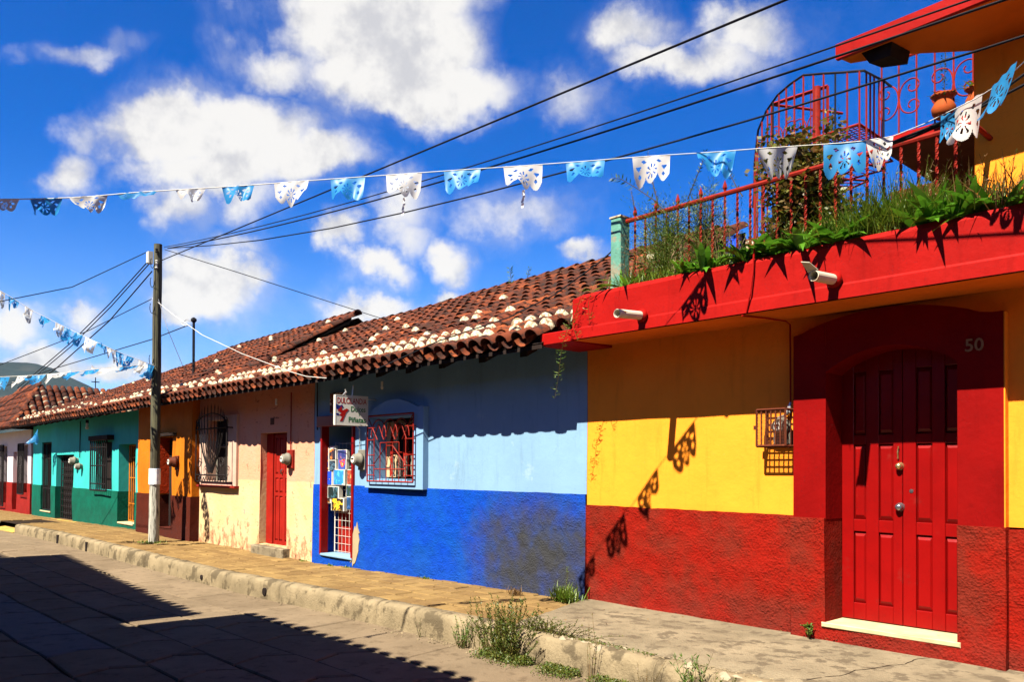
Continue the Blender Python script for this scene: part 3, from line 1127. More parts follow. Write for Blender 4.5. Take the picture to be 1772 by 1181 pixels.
YF, YD = -.085, .25
b = MB()
for (xa, xb, n) in ((-3.985, XA, 4), (XB, -2.145, 4)):
    for i in range(n):
        p, q = xa + (xb - xa) * i / n, xa + (xb - xa) * (i + 1) / n
        zs_ = [1.185, 1.7, 2.2, 2.55, None]
        for k in range(4):
            za, zb = zs_[k], zs_[k + 1]
            b.quad((p, YF + .008 * nz(p * 2, za), za), (q, YF + .008 * nz(q * 2, za), za), (q, YF + .008 * nz(q * 2, zb or 3), zb or zouter(q)), (p, YF + .008 * nz(p * 2, zb or 3), zb or zouter(p)))
        b.quad((p, YF, zouter(p)), (q, YF, zouter(q)), (q, .02, zouter(q)), (p, .02, zouter(p)))
n = 18
for i in range(n):
    p, q = XA + (XB - XA) * i / n, XA + (XB - XA) * (i + 1) / n
    b.quad((p, YF, zinner(p)), (q, YF, zinner(q)), (q, YF, zouter(q)), (p, YF, zouter(p)))
    b.quad((q, YF, zinner(q)), (p, YF, zinner(p)), (p, YD + .05, zinner(p)), (q, YD + .05, zinner(q)))
    b.quad((p, YF, zouter(p)), (q, YF, zouter(q)), (q, .02, zouter(q)), (p, .02, zouter(p)))
b.quad((XA, YF, 1.18), (XA, YF, 2.58), (XA, YD + .05, 2.58), (XA, YD + .05, 1.18))
b.quad((XB, YF, 2.58), (XB, YF, 1.18), (XB, YD + .05, 1.18), (XB, YD + .05, 2.58))
b.quad((-3.985, .02, 1.18), (-3.985, YF, 1.18), (-3.985, YF, 2.965), (-3.985, .02, 2.965))
b.build('portal_frame', REDWALL, h50)
b = MB()
b.box(-2.145, -2.135, YF + .004, .012, 1.19, 2.96)
b.build('frame_side', YELLOW, h50)
OP = [(XA, XB, .205, 1.3, .36)]
facade('portal_dado', h50, -4.0, -2.13, -.5, 1.19, YF - .022, REDDADO, ops=[(XA, XB, .205, 1.25, .36)], cap=True, wob=.03, st=.11, lcap=True, rcap=True)
b = MB()
b.bev(XA - .03, XB + .03, YF - .035, YD + .02, .16, .206, .008)
b.build('door_sill', CREAM, h50)
# door: two leaves with raised panels
door = MB()
door.box(XA, XB, YD + .035, YD + .06, .21, 2.8)
dr = door.build('door', DOORRED, h50)
tag(dr, 'glossy red double door with raised panels under the arch')


def leaf(x0, x1, cols, rows_, y, mat, parent, name='door_leaf'):
    b = MB()
    xs_ = sorted([x0] + [v for c_ in cols for v in c_] + [x1])
    zs_ = [rows_[0][2]] + [v for r_ in rows_ for v in r_[:2]] + [rows_[-1][3]]
    # stiles (full height) and rails
    for i in range(0, len(xs_), 2):
        b.bev(xs_[i], xs_[i + 1], y, y + .035, zs_[0], zs_[-1], .004)
    for (a_, c_) in cols:
        for i in range(0, len(zs_), 2):
            b.bev(a_ + .001, c_ - .001, y + .002, y + .034, zs_[i], zs_[i + 1], .004)
    o = b.build(name, mat, parent)
    for (a_, c_) in cols:
        for r_ in rows_:
            p = MB()
            za, zb = r_[0], r_[1]
            w = (c_ - a_)
            i_ = .022
            p.add([(a_, y + .03, za), (c_, y + .03, za), (c_, y + .03, zb), (a_, y + .03, zb),
                   (a_ + i_, y + .006, za + i_ * 2), (c_ - i_, y + .006, za + i_ * 2), (c_ - i_, y + .006, zb - i_ * 2), (a_ + i_, y + .006, zb - i_ * 2)],
                  [(4, 5, 6, 7), (0, 1, 5, 4), (1, 2, 6, 5), (2, 3, 7, 6), (3, 0, 4, 7)])
            p.build('door_panel', mat, o)
    return o


rws = [(.37, 1.06, .215, None), (1.175, 1.90, None, None), (1.99, 2.66, None, 2.8)]
rws = [(.37, 1.06, .215, 2.8), (1.175, 1.90, .215, 2.8), (1.99, 2.60, .215, 2.8)]
leaf(XA, -3.082, [(-3.54, -3.42), (-3.30, -3.165)], rws, YD, DOORRED, dr)
leaf(-3.076, XB, [(-2.96, -2.82), (-2.71, -2.57)], rws, YD, DOORRED, dr)
for (x, z, m_, r_) in ((-3.10, 1.69, BRASS, .032), (-3.10, 1.31, STEEL, .036)):
    b = MB()
    b.lathe([(.001, -.062), (r_ * .55, -.06), (r_ * .9, -.045), (r_, -.03), (r_ * .7, -.012), (r_ * 1.15, -.006), (r_ * 1.15, 0)], (x, YD, z), 16, 'y')
    b.build('door_knob', m_, dr, smooth=True)
b = MB()
b.tube([(-3.115, YD - .012, 1.76), (-3.112, YD - .03, 1.82), (-3.108, YD - .02, 1.875)], .007, 6)
b.build('door_pull', BRASS, dr)
b = MB()
b.lathe([(.001, -.006), (.018, -.004), (.02, 0)], (-3.0, YD, 1.46), 10, 'y')
b.build('keyhole', STEEL, dr)
n50 = text_mesh('50', .15, .004, .002)
n50.materials.append(TXGREY)
obj('house_number', n50, h50, (-2.36, YF - .012, 2.70), (R(90), 0, 0))

# terrace slab: red fascia, ochre underside
b = MB()
FY = -.70
n = 70
xs_ = [-6.40 + (3.2 + 6.40) * i / n for i in range(n + 1)]


def ftop(x):
    return 3.645 + .018 * nz(x * 1.7, 1) + .010 * nz(x * 6, 2) + (-.04 if x < -6.3 else 0)


lev = [3.135, 3.25, 3.27, 3.45, 3.60]
for p, q in zip(xs_, xs_[1:]):
    zz_ = lev
    for k in range(len(zz_) - 1):
        f_ = lambda x, z: (x, FY + .014 * nz(x * 1.2, z * 2.5, 9) + (.010 if z > 3.26 else 0), z)
        b.quad(f_(p, zz_[k]), f_(q, zz_[k]), f_(q, zz_[k + 1]), f_(p, zz_[k + 1]))
    b.quad(f_(p, 3.60), f_(q, 3.60), (q, FY + .035, ftop(q)), (p, FY + .035, ftop(p)))
    b.quad((p, FY + .035, ftop(p)), (q, FY + .035, ftop(q)), (q, FY + .14, ftop(q) - .004), (p, FY + .14, ftop(p) - .004))
    b.quad((p, FY + .14, ftop(p) - .004), (q, FY + .14, ftop(q) - .004), (q, FY + .15, 3.5), (p, FY + .15, 3.5))
b.quad((-6.40, .1, 3.135), (-6.40, FY, 3.135), (-6.40, FY + .03, 3.62), (-6.40, .1, 3.62))
b.build('fascia', REDP, h50)
b = MB()
b.bev(-6.93, -6.39, FY + .004, .02, 3.118, 3.262, .01)
b.build('fascia_end', REDP, h50)
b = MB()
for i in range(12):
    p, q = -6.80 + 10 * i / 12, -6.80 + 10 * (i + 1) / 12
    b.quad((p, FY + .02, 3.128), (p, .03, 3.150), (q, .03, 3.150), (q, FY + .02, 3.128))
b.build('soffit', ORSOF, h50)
b = MB()
b.box(-6.38, 3.2, FY + .16, 5.5, 3.40, 3.56)
b.build('terrace_floor', CONC, h50)
for (p0, p1, lb, broken) in (((-5.37, FY, 3.275), (-5.37, -1.12, 3.245), 0, 0), ((-3.27, FY, 3.305), (-3.27, -1.08, 3.28), 1, 1)):
    b = MB()
    d = Vector(p1) - Vector(p0)
    ro, ri = .046, .040
    n = 16
    L = d.length
    for (r_, y_) in ((ro, 0), (ro, -L), (ri, -L), (ri, 0)):
        for k in range(n):
            a = k * math.tau / n
            b.v.append((p0[0] + r_ * math.cos(a), p0[1] + y_ * 1.0, p0[2] + r_ * math.sin(a) + y_ * .07))
    for i in range(3):
        for k in range(n):
            b.f.append((i * n + k, i * n + (k + 1) % n, (i + 1) * n + (k + 1) % n, (i + 1) * n + k))
    if broken:
        b.add([(p1[0] - .05, p1[1] + .02, p1[2] + .02), (p1[0] + .03, p1[1] + .02, p1[2] + .045), (p1[0] + .01, p1[1] - .09, p1[2] + .09), (p1[0] - .05, p1[1] - .12, p1[2] + .10),
               (p1[0] - .05, p1[1] + .02, p1[2] + .026), (p1[0] + .03, p1[1] + .02, p1[2] + .051), (p1[0] + .01, p1[1] - .09, p1[2] + .096), (p1[0] - .05, p1[1] - .12, p1[2] + .106)],
              [(0, 1, 2, 3), (7, 6, 5, 4), (0, 3, 7, 4), (1, 0, 4, 5), (2, 1, 5, 6), (3, 2, 6, 7)])
    o = b.build('waterspout', PVC, h50, smooth=False)
    tag(o, 'stained white plastic waterspout' + (' with broken lip' if broken else ' over the yellow wall'))
    c = MB()
    c.lathe([(.06, 0), (.075, -.02), (.062, -.045), (.047, -.06)], (p0[0], FY + .005, p0[2]), 14, 'y')
    c.build('collar', REDP, o, smooth=True)
# cable run over the fascia, along the soffit and down beside the portal
b = MB()
pts = [at(1305, 430, 1, FY - .02), at(1303, 470, 1, FY - .02), at(1298, 510, 1, FY - .022), at(1291, 541, 1, FY - .018)]
b.tube(pts, .009, 5)
b.tube([(-4.18, FY + .0, 3.115), (-4.1, -.4, 3.12), (-4.06, -.1, 3.125), (-4.05, -.03, 3.10), (-4.045, -.03, 2.3)], .009, 5)
b.build('cable', REDP, h50)

# upper storey and canopy
b = MB()
f = facade('terrace_wall', h50, -2.42, 3.2, 3.5, 5.30, .12, YELLOW, wob=.03, lcap=True)
b.box(-2.40, 3.2, .6, 4.5, 3.5, 5.27)
b.build('terrace_room', YELLOW, h50)
b = MB()
b.box(-2.46, -2.425, .6, 3.7, 3.5, 5.42)
b.build('room_side', DARKWOOD, h50)
b = MB()
z0, z1 = 5.28, 5.39
A = [(-3.27, -.62), (3.3, -.62), (3.3, 1.2), (-2.2, 1.2), (-2.43, .13), (-2.84, -.25), (-3.24, -.46)]
vv = [(x, y, z0 + .02 * (x + 3.2)) for x, y in A] + [(x, y, z1 + .02 * (x + 3.2) + .0) for x, y in A]
k = len(A)
b.add(vv, [tuple(range(k))[::-1], tuple(range(k, 2 * k))] + [(i, (i + 1) % k, k + (i + 1) % k, k + i) for i in range(k)])
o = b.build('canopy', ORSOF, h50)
b = MB()
b.add([(-3.29, -.645, z0 - .012), (3.3, -.645, z0 + .12), (3.3, -.645, z1 + .14), (-3.29, -.645, z1 + .012), (-3.29, -.60, z0 - .012), (3.3, -.60, z0 + .12), (3.3, -.60, z1 + .14), (-3.29, -.60, z1 + .012)],
      [(0, 1, 2, 3), (1, 5, 6, 2), (4, 0, 3, 7), (3, 2, 6, 7), (0, 4, 5, 1)])
b.build('canopy_fascia', REDP, o)
b = MB()
b.add([(-3.10, -.56, 5.285), (-2.84, -.56, 5.285), (-2.80, -.28, 5.285), (-3.06, -.38, 5.285), (-3.04, -.54, 5.18), (-2.86, -.54, 5.18), (-2.82, -.28, 5.18), (-3.0, -.38, 5.18)],
      [(0, 3, 2, 1), (4, 5, 6, 7), (0, 1, 5, 4), (1, 2, 6, 5), (2, 3, 7, 6), (3, 0, 4, 7)])
b.build('beam_end', DARKWOOD, o)

# set back room under the balcony
b = MB()
b.box(-4.6, -2.4, 3.7, 3.9, 3.5, 5.45)
PORCH = paint('brown_porch_paint', (.070, .018, .008), .85, 2, .2, 14, .3, .02)
b.build('back_wall', PORCH, h50)
b = MB()
b.box(-4.35, -2.4, 3.64, 3.69, 3.55, 4.75)
b.build('dark_opening', DARK, h50)
b = MB()
b.bev(-4.18, -2.35, .62, .82, 3.56, 3.96, .01)
b.build('planter_wall', TURQ, h50)
b = MB()
b.bev(-4.75, -4.2, .60, .80, 3.56, 4.02, .01)
b.build('planter_wall', PINKW, h50)
balc = MB()
balc.box(-4.05, -2.38, 2.055, 3.95, 5.43, 5.525)
bo = balc.build('balcony_floor', PORCH, h50)
b = MB()
b.bev(-4.06, -2.38, 2.02, 2.053, 5.41, 5.54, .006)
b.build('balcony_fascia', REDP, h50)

# ---------------- balcony railing with scrolls
brail = thing('balcony_railing', 'thin red iron balcony railing with scrolls below the canopy', 'railing', (-3.5, 2.05, 5.53))
YB = 2.06


def scroll(cx, z0_, z1_, w, y, r=.010):
    """pair of back to back C scrolls"""
    b = MB()
    for s_ in (-1, 1):
        for v_ in (-1, 1):
            zm = (z0_ + z1_) / 2
            pts = []
            H_ = (z1_ - z0_) / 2
            for i in range(22):
                t_ = i / 21
                if t_ < .45:
                    q = t_ / .45
                    x = cx + s_ * (.006 + w * .5 * q ** 2.2)
                    z = zm + v_ * H_ * .86 * math.sin(q * math.pi / 2)
                else:
                    q = (t_ - .45) / .55
                    ang = math.pi / 2 - q * 1.6 * math.pi * 1.1
                    rr = w * .30 * (1 - .62 * q)
                    ccx, ccz = cx + s_ * (w * .5), zm + v_ * (H_ * .86 - w * .30)
                    x = ccx + s_ * rr * math.cos(ang)
                    z = ccz + v_ * rr * math.sin(ang)
                pts.append((x, y, z))
            b.tube(pts, r, 5)
    return b


xs_ = [-4.03 + .196 * i for i in range(9)]
for i, x in enumerate(xs_):
    b = MB()
    b.tube([(x, YB, 5.50), (x, YB, 6.42)], .0105, 5)
    b.build('baluster', GRILLRED, brail)
for i in range(1, 9, 3):
    if xs_[i] < -2.4:
        scroll(xs_[i], 5.72, 6.18, .30, YB, .009).build('scroll', GRILLRED, brail)
b = MB()
b.tube([(-4.04, YB, 6.42), (-2.4, YB, 6.42)], .016, 6)
b.build('handrail', GRILLRED, brail)
b = MB()
b.tube([(-4.04, YB, 5.53), (-2.4, YB, 5.53)], .02, 6)
b.build('bottom_rail', GRILLRED, brail)

# ---------------- spiral stair with curved rail
st = thing('spiral_stair', 'red iron spiral stair with curved dark handrail on the terrace', 'staircase', (-4.75, 2.0, 3.56))
rail_px = [(1303, 360, 2.25), (1305, 335, 2.2), (1306, 280, 2.0), (1312, 225, 1.8), (1326, 192, 1.7), (1345, 165, 1.55), (1368, 145, 1.45), (1390, 130, 1.4), (1425, 127, 1.35), (1460, 125, 1.35), (1495, 122, 1.35), (1512, 131, 1.7), (1530, 140, 2.0), (1543, 150, 2.06)]
rp = [at(x, y, 1, Y) for x, y, Y in rail_px]
b = MB()
b.tube(rp, .014, 6)
b.build('handrail', GRILLBLK, st)
# balusters at even steps along the rail
seg = []
for p, q in zip(rp[1:], rp[2:]):
    L = (Vector((q.x, q.y, 0)) - Vector((p.x, p.y, 0))).length
    seg.append((p, q, L))
tot = sum(s_[2] for s_ in seg)
nb = 21
for i in range(nb):
    d = tot * (i + .3) / nb
    for p, q, L in seg:
        if d <= L:
            pt = p.lerp(q, d / L)
            break
        d -= L
    b = MB()
    drop = .95 if i < nb - 8 else .88
    b.tube([(pt.x, pt.y, pt.z), (pt.x, pt.y, max(3.56, pt.z - drop if i > 8 else pt.z - 1.6))], .011, 5)
    b.build('baluster', GRILLRED if i % 7 != 6 else GRILLBLK, st)
CX, CY = -4.85, 2.1
b = MB()
b.tube([(CX, CY, 3.56), (CX, CY, 6.46)], .048, 10)
b.build('post', GRILLRED, st)
for k in range(9):
    a = math.pi * (1.05 + k * .115)
    z = 3.85 + k * .19
    b = MB()
    a2 = a + .42
    r1 = .86
    P0, P1, P2 = (CX, CY), (CX + r1 * math.cos(a), CY + r1 * math.sin(a)), (CX + r1 * math.cos(a2), CY + r1 * math.sin(a2))
    for i in range(9):
        t_ = i / 8
        q1 = (P0[0] + (P1[0] - P0[0]) * t_, P0[1] + (P1[1] - P0[1]) * t_, z)
        q2 = (P0[0] + (P2[0] - P0[0]) * t_, P0[1] + (P2[1] - P0[1]) * t_, z)
        b.tube([q1, q2], .006, 4)
    b.tube([(*P0, z), (*P1, z)], .013, 4)
    b.tube([(*P0, z), (*P2, z)], .013, 4)
    b.tube([(*P1, z), (*P2, z)], .013, 4)
    b.build('tread', GRILLRED, st)
# landing grate
b = MB()
LZ = 5.50
for i in range(13):
    x = -4.62 + i * .05
    b.tube([(x, 1.38, LZ), (x, 2.02, LZ)], .006, 4)
for i in range(11):
    y = 1.38 + i * .064
    b.tube([(-4.62, y, LZ), (-4.0, y, LZ)], .006, 4)
b.tube([(-4.62, 1.36, LZ), (-3.98, 1.36, LZ)], .018, 6)
b.tube([(-3.98, 1.36, LZ), (-3.98, 2.05, LZ)], .018, 6)
b.tube([(-4.62, 1.36, LZ), (-4.62, 2.05, LZ)], .014, 6)
b.build('landing_grate', GRILLRED, st)
# inner gate: thick rail with small scrolls
g0, g1 = at(1335, 181, 1, 2.3), at(1432, 149, 1, 2.3)
gt = MB()
gt.tube([g0, g1], .026, 4)
gt.tube([g1, g1 - Vector((0, 0, .75))], .02, 4)
gt.tube([g0, Vector((g0.x + .55, g0.y + .9, g0.z - .02))], .02, 4)
gt.tube([g0 - Vector((0, 0, .02)), g0 - Vector((0, 0, .85))], .014, 4)
gt.build('gate_frame', GRILLRED, st)
for i in range(1, 7):
    p = g0.lerp(g1, i / 7)
    b = MB()
    b.tube([p, p - Vector((0, 0, .85))], .009, 5)
    b.build('gate_bar', GRILLRED, st)
for i in (1.5, 4.5):
    p = g0.lerp(g1, i / 7)
    scroll(p.x, p.z - .68, p.z - .28, .24, p.y, .008).build('scroll', GRILLRED, st)

# ---------------- terrace front railing
tr = thing('terrace_railing', 'rusty red iron railing of twisted bars along the terrace edge', 'railing', (-4, -.3, 3.56))
YR = -.30
b = MB()
b.tube([(-5.92, YR, 4.49), (-2.3, YR, 4.49)], .027, 8)
b.tube([(-2.3, YR, 4.49), (-2.3, .15, 4.49)], .022, 8)
b.build('handrail', GRILLRED, tr)
b = MB()
b.tube([(-5.92, YR, 3.66), (-2.3, YR, 3.66)], .016, 6)
b.build('bottom_rail', GRILLRED, tr)


def twisted():
    b = MB()
    n = 44
    for i in range(n + 1):
        z = .93 * i / n
        tw = i * .62 if 3 < i < n - 3 else 0
        for k in range(4):
            a = k * math.pi / 2 + tw
            b.v.append((.0145 * math.cos(a), .0145 * math.sin(a), z))
    for i in range(n):
        for k in range(4):
            b.f.append((i * 4 + k, i * 4 + (k + 1) % 4, (i + 1) * 4 + (k + 1) % 4, (i + 1) * 4 + k))
    return b.mesh('baluster', GRILLRED)


def spear():
    b = MB()
    b.lathe([(.012, 0), (.014, .02), (.026, .045), (.022, .07), (.001, .13)], (0, 0, 0), 6)
    return b.mesh('spear_tip', GRILLRED)


TW, SP = twisted(), spear()
for i in range(25):
    x = -5.80 + i * .1465
    if x > -2.3:
        break
    o = obj('baluster', TW, tr, (x, YR, 3.58))
    if i % 2 == 0 and x < -4.4:
        s_ = obj('spear_tip', SP, o)
        s_.matrix_parent_inverse = Matrix()
        s_.location = (0, 0, .925)
post = thing('terrace_post', 'pale green square post at the left end of the terrace railing', 'post', (-6.0, -.32, 3.56))
b = MB()
b.bev(-6.08, -5.93, -.40, -.24, 3.50, 4.53, .01)
b.build('shaft', GREENPOST, post)
b = MB()
b.box(-6.09, -5.92, -.41, -.23, 4.531, 4.55)
b.build('cap', MORTAR, post)

# ---------------- meter cage on the yellow wall
mc = thing('meter_cage', 'rusty iron cage around a round electricity meter beside the portal', 'meter cage', (-4.13, 0, 2.05))
x0, x1, y0, z0, z1 = -4.31, -4.0, -.215, 1.885, 2.245
b = MB()
for (p, q) in (((x0, y0, z0), (x1, y0, z0)), ((x0, y0, z1), (x1, y0, z1)), ((x0, y0, z0), (x0, y0, z1)), ((x1, y0, z0), (x1, y0, z1)),
               ((x0, y0, z0), (x0, -.005, z0)), ((x1, y0, z0), (x1, -.005, z0)), ((x0, y0, z1), (x0, -.005, z1)), ((x1, y0, z1), (x1, -.005, z1)),
               ((x0, -.012, z0), (x0, -.012, z1)), ((x1, -.012, z0), (x1, -.012, z1)), ((x0, -.012, z0), (x1, -.012, z0))):
    b.tube([p, q], .013, 4)
b.build('frame', GRILLBRN, mc)
for i in range(1, 6):
    x = x0 + (x1 - x0) * i / 6
    b = MB()
    b.box(x - .007, x + .007, y0 - .004, y0 + .004, z0, z1)
    b.build('bar', GRILLBRN, mc)
for i in range(1, 4):
    b = MB()
    y = y0 * (1 - i / 4)
    b.box(x1 - .004, x1 + .004, y - .006, y + .006, z0, z1)
    b.build('bar', GRILLBRN, mc)
b = MB()
for i in range(24):
    for sgn in (-1, 1):
        xa = x0 + (x1 - x0) * i / 24
        for (ys, zs_) in ((y0 + .008, None),):
            # expanded metal mesh: crossing diagonals
            L = .36
            xb = xa + sgn * .09
            zc = z0
            kx = 0
            while zc < z1 - .001:
                zn = min(z1, zc + .03)
                xq = xa + (sgn * .0065 if kx % 2 == 0 else 0)
                xr = xa + (0 if kx % 2 == 0 else sgn * .0065)
                b.add([(xq - .0012, ys, zc), (xq + .0012, ys, zc), (xr + .0012, ys, zn), (xr - .0012, ys, zn)], [(0, 1, 2, 3)])
                zc = zn
                kx += 1
b.build('wire_mesh', GRILLBRN, mc)
b = MB()
for z in (z0 + .001, z1 - .001):
    for i in range(1, 4):
        y = y0 * i / 4
        b.box(x0, x1, y - .006, y + .006, z - .003, z + .003)
b.build('shelf_bar', GRILLBRN, mc)
b = MB()
b.box(x0 - .03, x0 - .005, y0 - .01, y0 + .02, 2.05, 2.09)
b.build('hinge', GRILLBRN, mc)


def meter(parent, x, y, z, s=1.0, mat=GREYPL):
    b = MB()
    b.lathe([(.001, -.17 * s), (.055 * s, -.168 * s), (.075 * s, -.15 * s), (.08 * s, -.09 * s), (.095 * s, -.085 * s), (.095 * s, -.05 * s), (.07 * s, -.045 * s), (.07 * s, 0)], (x, y, z), 20, 'y')
    o = b.build('meter', mat, parent, smooth=True)
    b = MB()
    b.lathe([(.001, -.176 * s), (.045 * s, -.174 * s), (.045 * s, -.168 * s)], (x, y, z), 16, 'y')
    b.build('dial', SIGNW, o)
    b = MB()
    b.box(x - .028 * s, x + .028 * s, y - .181 * s, y - .1765 * s, z + .004 * s, z + .02 * s)
    b.build('counter', DARK, o)
    return o


meter(mc, -4.12, 0, 2.08, .95)
b = MB()
b.bev(-4.22, -4.03, -.06, 0, 1.90, 2.03, .01)
b.build('base_box', GREYPL, mc)
b = MB()
b.tube([(-4.045, -.03, 2.32), (-4.05, -.05, 2.22), (-4.10, -.06, 2.18), (-4.12, -.05, 2.12)], .012, 6)
b.tube([(-4.06, -.03, 2.3), (-4.07, -.07, 2.2), (-4.16, -.07, 2.17)], .010, 6)
b.build('conduit', METAL, mc)

# ------------------------------------------------------------ blue shop house
hb = thing('blue_house', 'pale blue house with cobalt dado and tiled roof beside the yellow house', 'house', (-10, 0, 0))
XB0, XB1 = -6.785, -13.62
OB = [(-13.33, -12.20, .06, 2.40, 1.2), (-11.58, -10.29, 1.44, 2.50, .28)]
facade('upper_wall', hb, XB1, XB0, 1.325, 3.3, 0, SKYB, ops=OB)
facade('dado', hb, XB1, XB0, -.6, 1.33, -.02, BLUEDADO, ops=[(-13.33, -12.20, .06, 2.4, 1.2)], cap=True, wob=.03, st=.13)
b = MB()
b.box(XB1 + .01, XB0 - .02, 1.25, 5.5, -.4, 3.2)
b.quad((XB1, 0, -.4), (XB1, 5.5, -.4), (XB1, 5.5, 3.3), (XB1, 0, 3.3))
b.build('inner_wall', DARK, hb)
RB = Roof(hb, -6.86, -17.1, 3.15, 3.0, 5.16, 4.96, seed=3, white=.92, extra_cols=2)
xs_ = [at(x, 640, 1, -.5).x for x in (618, 666, 718, 776, 846, 918)]
rafters(hb, xs_, -.62, .3, RB.zp, .13, .12, DARKWOOD)
b = MB()
for i in range(20):
    p, q = -6.86 - 6.8 * i / 20, -6.86 - 6.8 * (i + 1) / 20
    b.quad((q, -.70, RB.zp(q, -.70) - .085), (q, .01, RB.zp(q, 0) - .085), (p, .01, RB.zp(p, 0) - .085), (p, -.70, RB.zp(p, -.70) - .085))
b.build('eave_boards', SKYB, hb)
# end of the roof tucked against the terrace house
b = MB()
for ya, yb in ((-.56, .4), (.4, 1.4), (1.4, 2.4), (2.4, 3.0)):
    b.quad((-6.87, ya, RB.zp(-6.87, ya) - .02), (-6.40, ya, RB.zp(-6.87, ya) - .02), (-6.40, yb, RB.zp(-6.87, yb) - .02), (-6.87, yb, RB.zp(-6.87, yb) - .02))
    b.quad((-6.40, ya, 3.15), (-6.40, yb, 3.15), (-6.40, yb, RB.zp(-6.87, yb) - .02), (-6.40, ya, RB.zp(-6.87, ya) - .02))
b.quad((-6.87, -.56, 3.2), (-6.40, -.56, 3.2), (-6.40, -.56, RB.zp(-6.87, -.56) - .02), (-6.87, -.56, RB.zp(-6.87, -.56) - .02))
b.build('roof_end', DARKWOOD, hb)


# window surround with arched head
def surround(parent, xa, xb, za, zb, oxa, oxb, oza, ozb, y, d, mat, arch, name='window_surround', y_in=.27):
    b = MB()
    n = 20

    def top(x):
        sh = .20
        if xa + sh < x < xb - sh:
            t_ = (x - xa - sh) / (xb - xa - 2 * sh)
            return zb + arch * math.sin(t_ * math.pi) ** .8
        return zb
    yf = y - d
    for i in range(n):
        p, q = xa + (xb - xa) * i / n, xa + (xb - xa) * (i + 1) / n
        b.quad((p, yf, ozb), (q, yf, ozb), (q, yf, top(q)), (p, yf, top(p)))
        b.quad((p, yf, top(p)), (q, yf, top(q)), (q, y + .01, top(q)), (p, y + .01, top(p)))
        b.quad((p, yf, za), (p, y + .01, za), (q, y + .01, za), (q, yf, za))
        b.quad((p, yf, za), (q, yf, za), (q, yf, oza), (p, yf, oza))
    b.quad((xa, yf, oza), (oxa, yf, oza), (oxa, yf, ozb), (xa, yf, ozb))
    b.quad((oxb, yf, oza), (xb, yf, oza), (xb, yf, ozb), (oxb, yf, ozb))
    b.quad((xb, yf, za), (xb, y + .01, za), (xb, y + .01, zb), (xb, yf, zb))
    b.quad((xa, y + .01, za), (xa, yf, za), (xa, yf, zb), (xa, y + .01, zb))
    b.quad((oxa, yf, oza), (oxa, yf, ozb), (oxa, y_in, ozb), (oxa, y_in, oza))
    b.quad((oxb, yf, ozb), (oxb, yf, oza), (oxb, y_in, oza), (oxb, y_in, ozb))
    b.quad((oxa, yf, ozb), (oxb, yf, ozb), (oxb, y_in, ozb), (oxa, y_in, ozb))
    b.quad((oxb, yf, oza), (oxa, yf, oza), (oxa, y_in, oza), (oxb, y_in, oza))
    return b.build(name, mat, parent)


surround(hb, -11.72, -10.08, 1.31, 2.60, -11.55, -10.32, 1.46, 2.47, 0, .10, SKYF, .15)
win = MB()
win.box(-11.6, -10.25, .26, .29, 1.40, 2.52)
wo_ = win.build('window', DARK, hb)
for (a_, c_) in ((-11.53, -11.22), (-10.66, -10.36)):
    b = MB()
    b.bev(a_, c_, .20, .24, 1.48, 2.42, .01)
    b.build('shutter', CREAMP, wo_)
for cx in (-11.16, -10.72):
    # arched casement in red wood
    b = MB()
    pts = [(cx - .19, .19, 1.50), (cx - .19, .19, 2.12)] + [(cx - .19 * math.cos(math.pi * k / 10), .19, 2.12 + .24 * math.sin(math.pi * k / 10)) for k in range(1, 10)] + [(cx + .19, .19, 2.12), (cx + .19, .19, 1.50)]
    b.tube(pts, .032, 6)
    b.tube([(cx - .19, .19, 1.9), (cx + .19, .19, 1.9)], .02, 4)
    b.build('casement', DOORRED2, wo_)
    b = MB()
    pts = [(cx, .2, 2.14)] + [(cx - .27 * math.cos(math.pi * k / 12), .22, 2.12 + .33 * math.sin(math.pi * k / 12)) for k in range(13)]
    b.add([(cx - .27 * math.cos(math.pi * k / 12), .215, 2.12 + .32 * math.sin(math.pi * k / 12)) for k in range(13)] +
          [(cx - .22 * math.cos(math.pi * k / 12), .205, 2.12 + .27 * math.sin(math.pi * k / 12)) for k in range(13)], [(k, k + 1, 14 + k, 13 + k) for k in range(12)])
    b.build('arch_trim', CREAMP, wo_)
for cx in (-11.2, -11.02, -10.84, -10.66):
    b = MB()
    b.lathe([(.03, 0), (.034, .02), (.02, .05), (.035, .14), (.03, .22), (.018, .27), (.03, .31), (.03, .34)], (cx, .12, 1.50), 10)
    b.build('baluster_vase', GREYPL, wo_, smooth=True)
# red iron grille
gr = MB()
gx0, gx1, gz0, gz1, gy = -11.57, -10.27, 1.42, 2.50, -.15
GB = MB()
for (p, q) in (((gx0, gy, gz0), (gx1, gy, gz0)), ((gx0, gy, gz1), (gx1, gy, gz1)), ((gx0, gy, gz0), (gx0, gy, gz1)), ((gx1, gy, gz0), (gx1, gy, gz1))):
    GB.tube([p, q], .014, 4)
gro = GB.build('grille', GRILLRED, hb)
b = MB()
for z in (gz0 + .1, gz0 + .26, 1.85, 2.1, 2.3):
    b.tube([(gx0, gy, z), (gx0 + .22, gy, z)], .009, 4)
    b.tube([(gx1 - .22, gy, z), (gx1, gy, z)], .009, 4)
    b.tube([(gx0, gy, z), (gx0, -.1, z)], .009, 4)
    b.tube([(gx1, gy, z), (gx1, -.1, z)], .009, 4)
for x in (gx0 + .2, gx0 + .38, gx0 + .56, gx1 - .56, gx1 - .38, gx1 - .2):
    b.tube([(x, gy, gz0), (x, gy, 2.15 if abs(x - (gx0 + gx1) / 2) > .3 else 2.05)], .009, 4)
b.tube([(gx0 + .2, gy, 1.70), (gx0 + .56, gy, 2.0), (gx1 - .56, gy, 2.0), (gx1 - .2, gy, 1.70)], .010, 4)
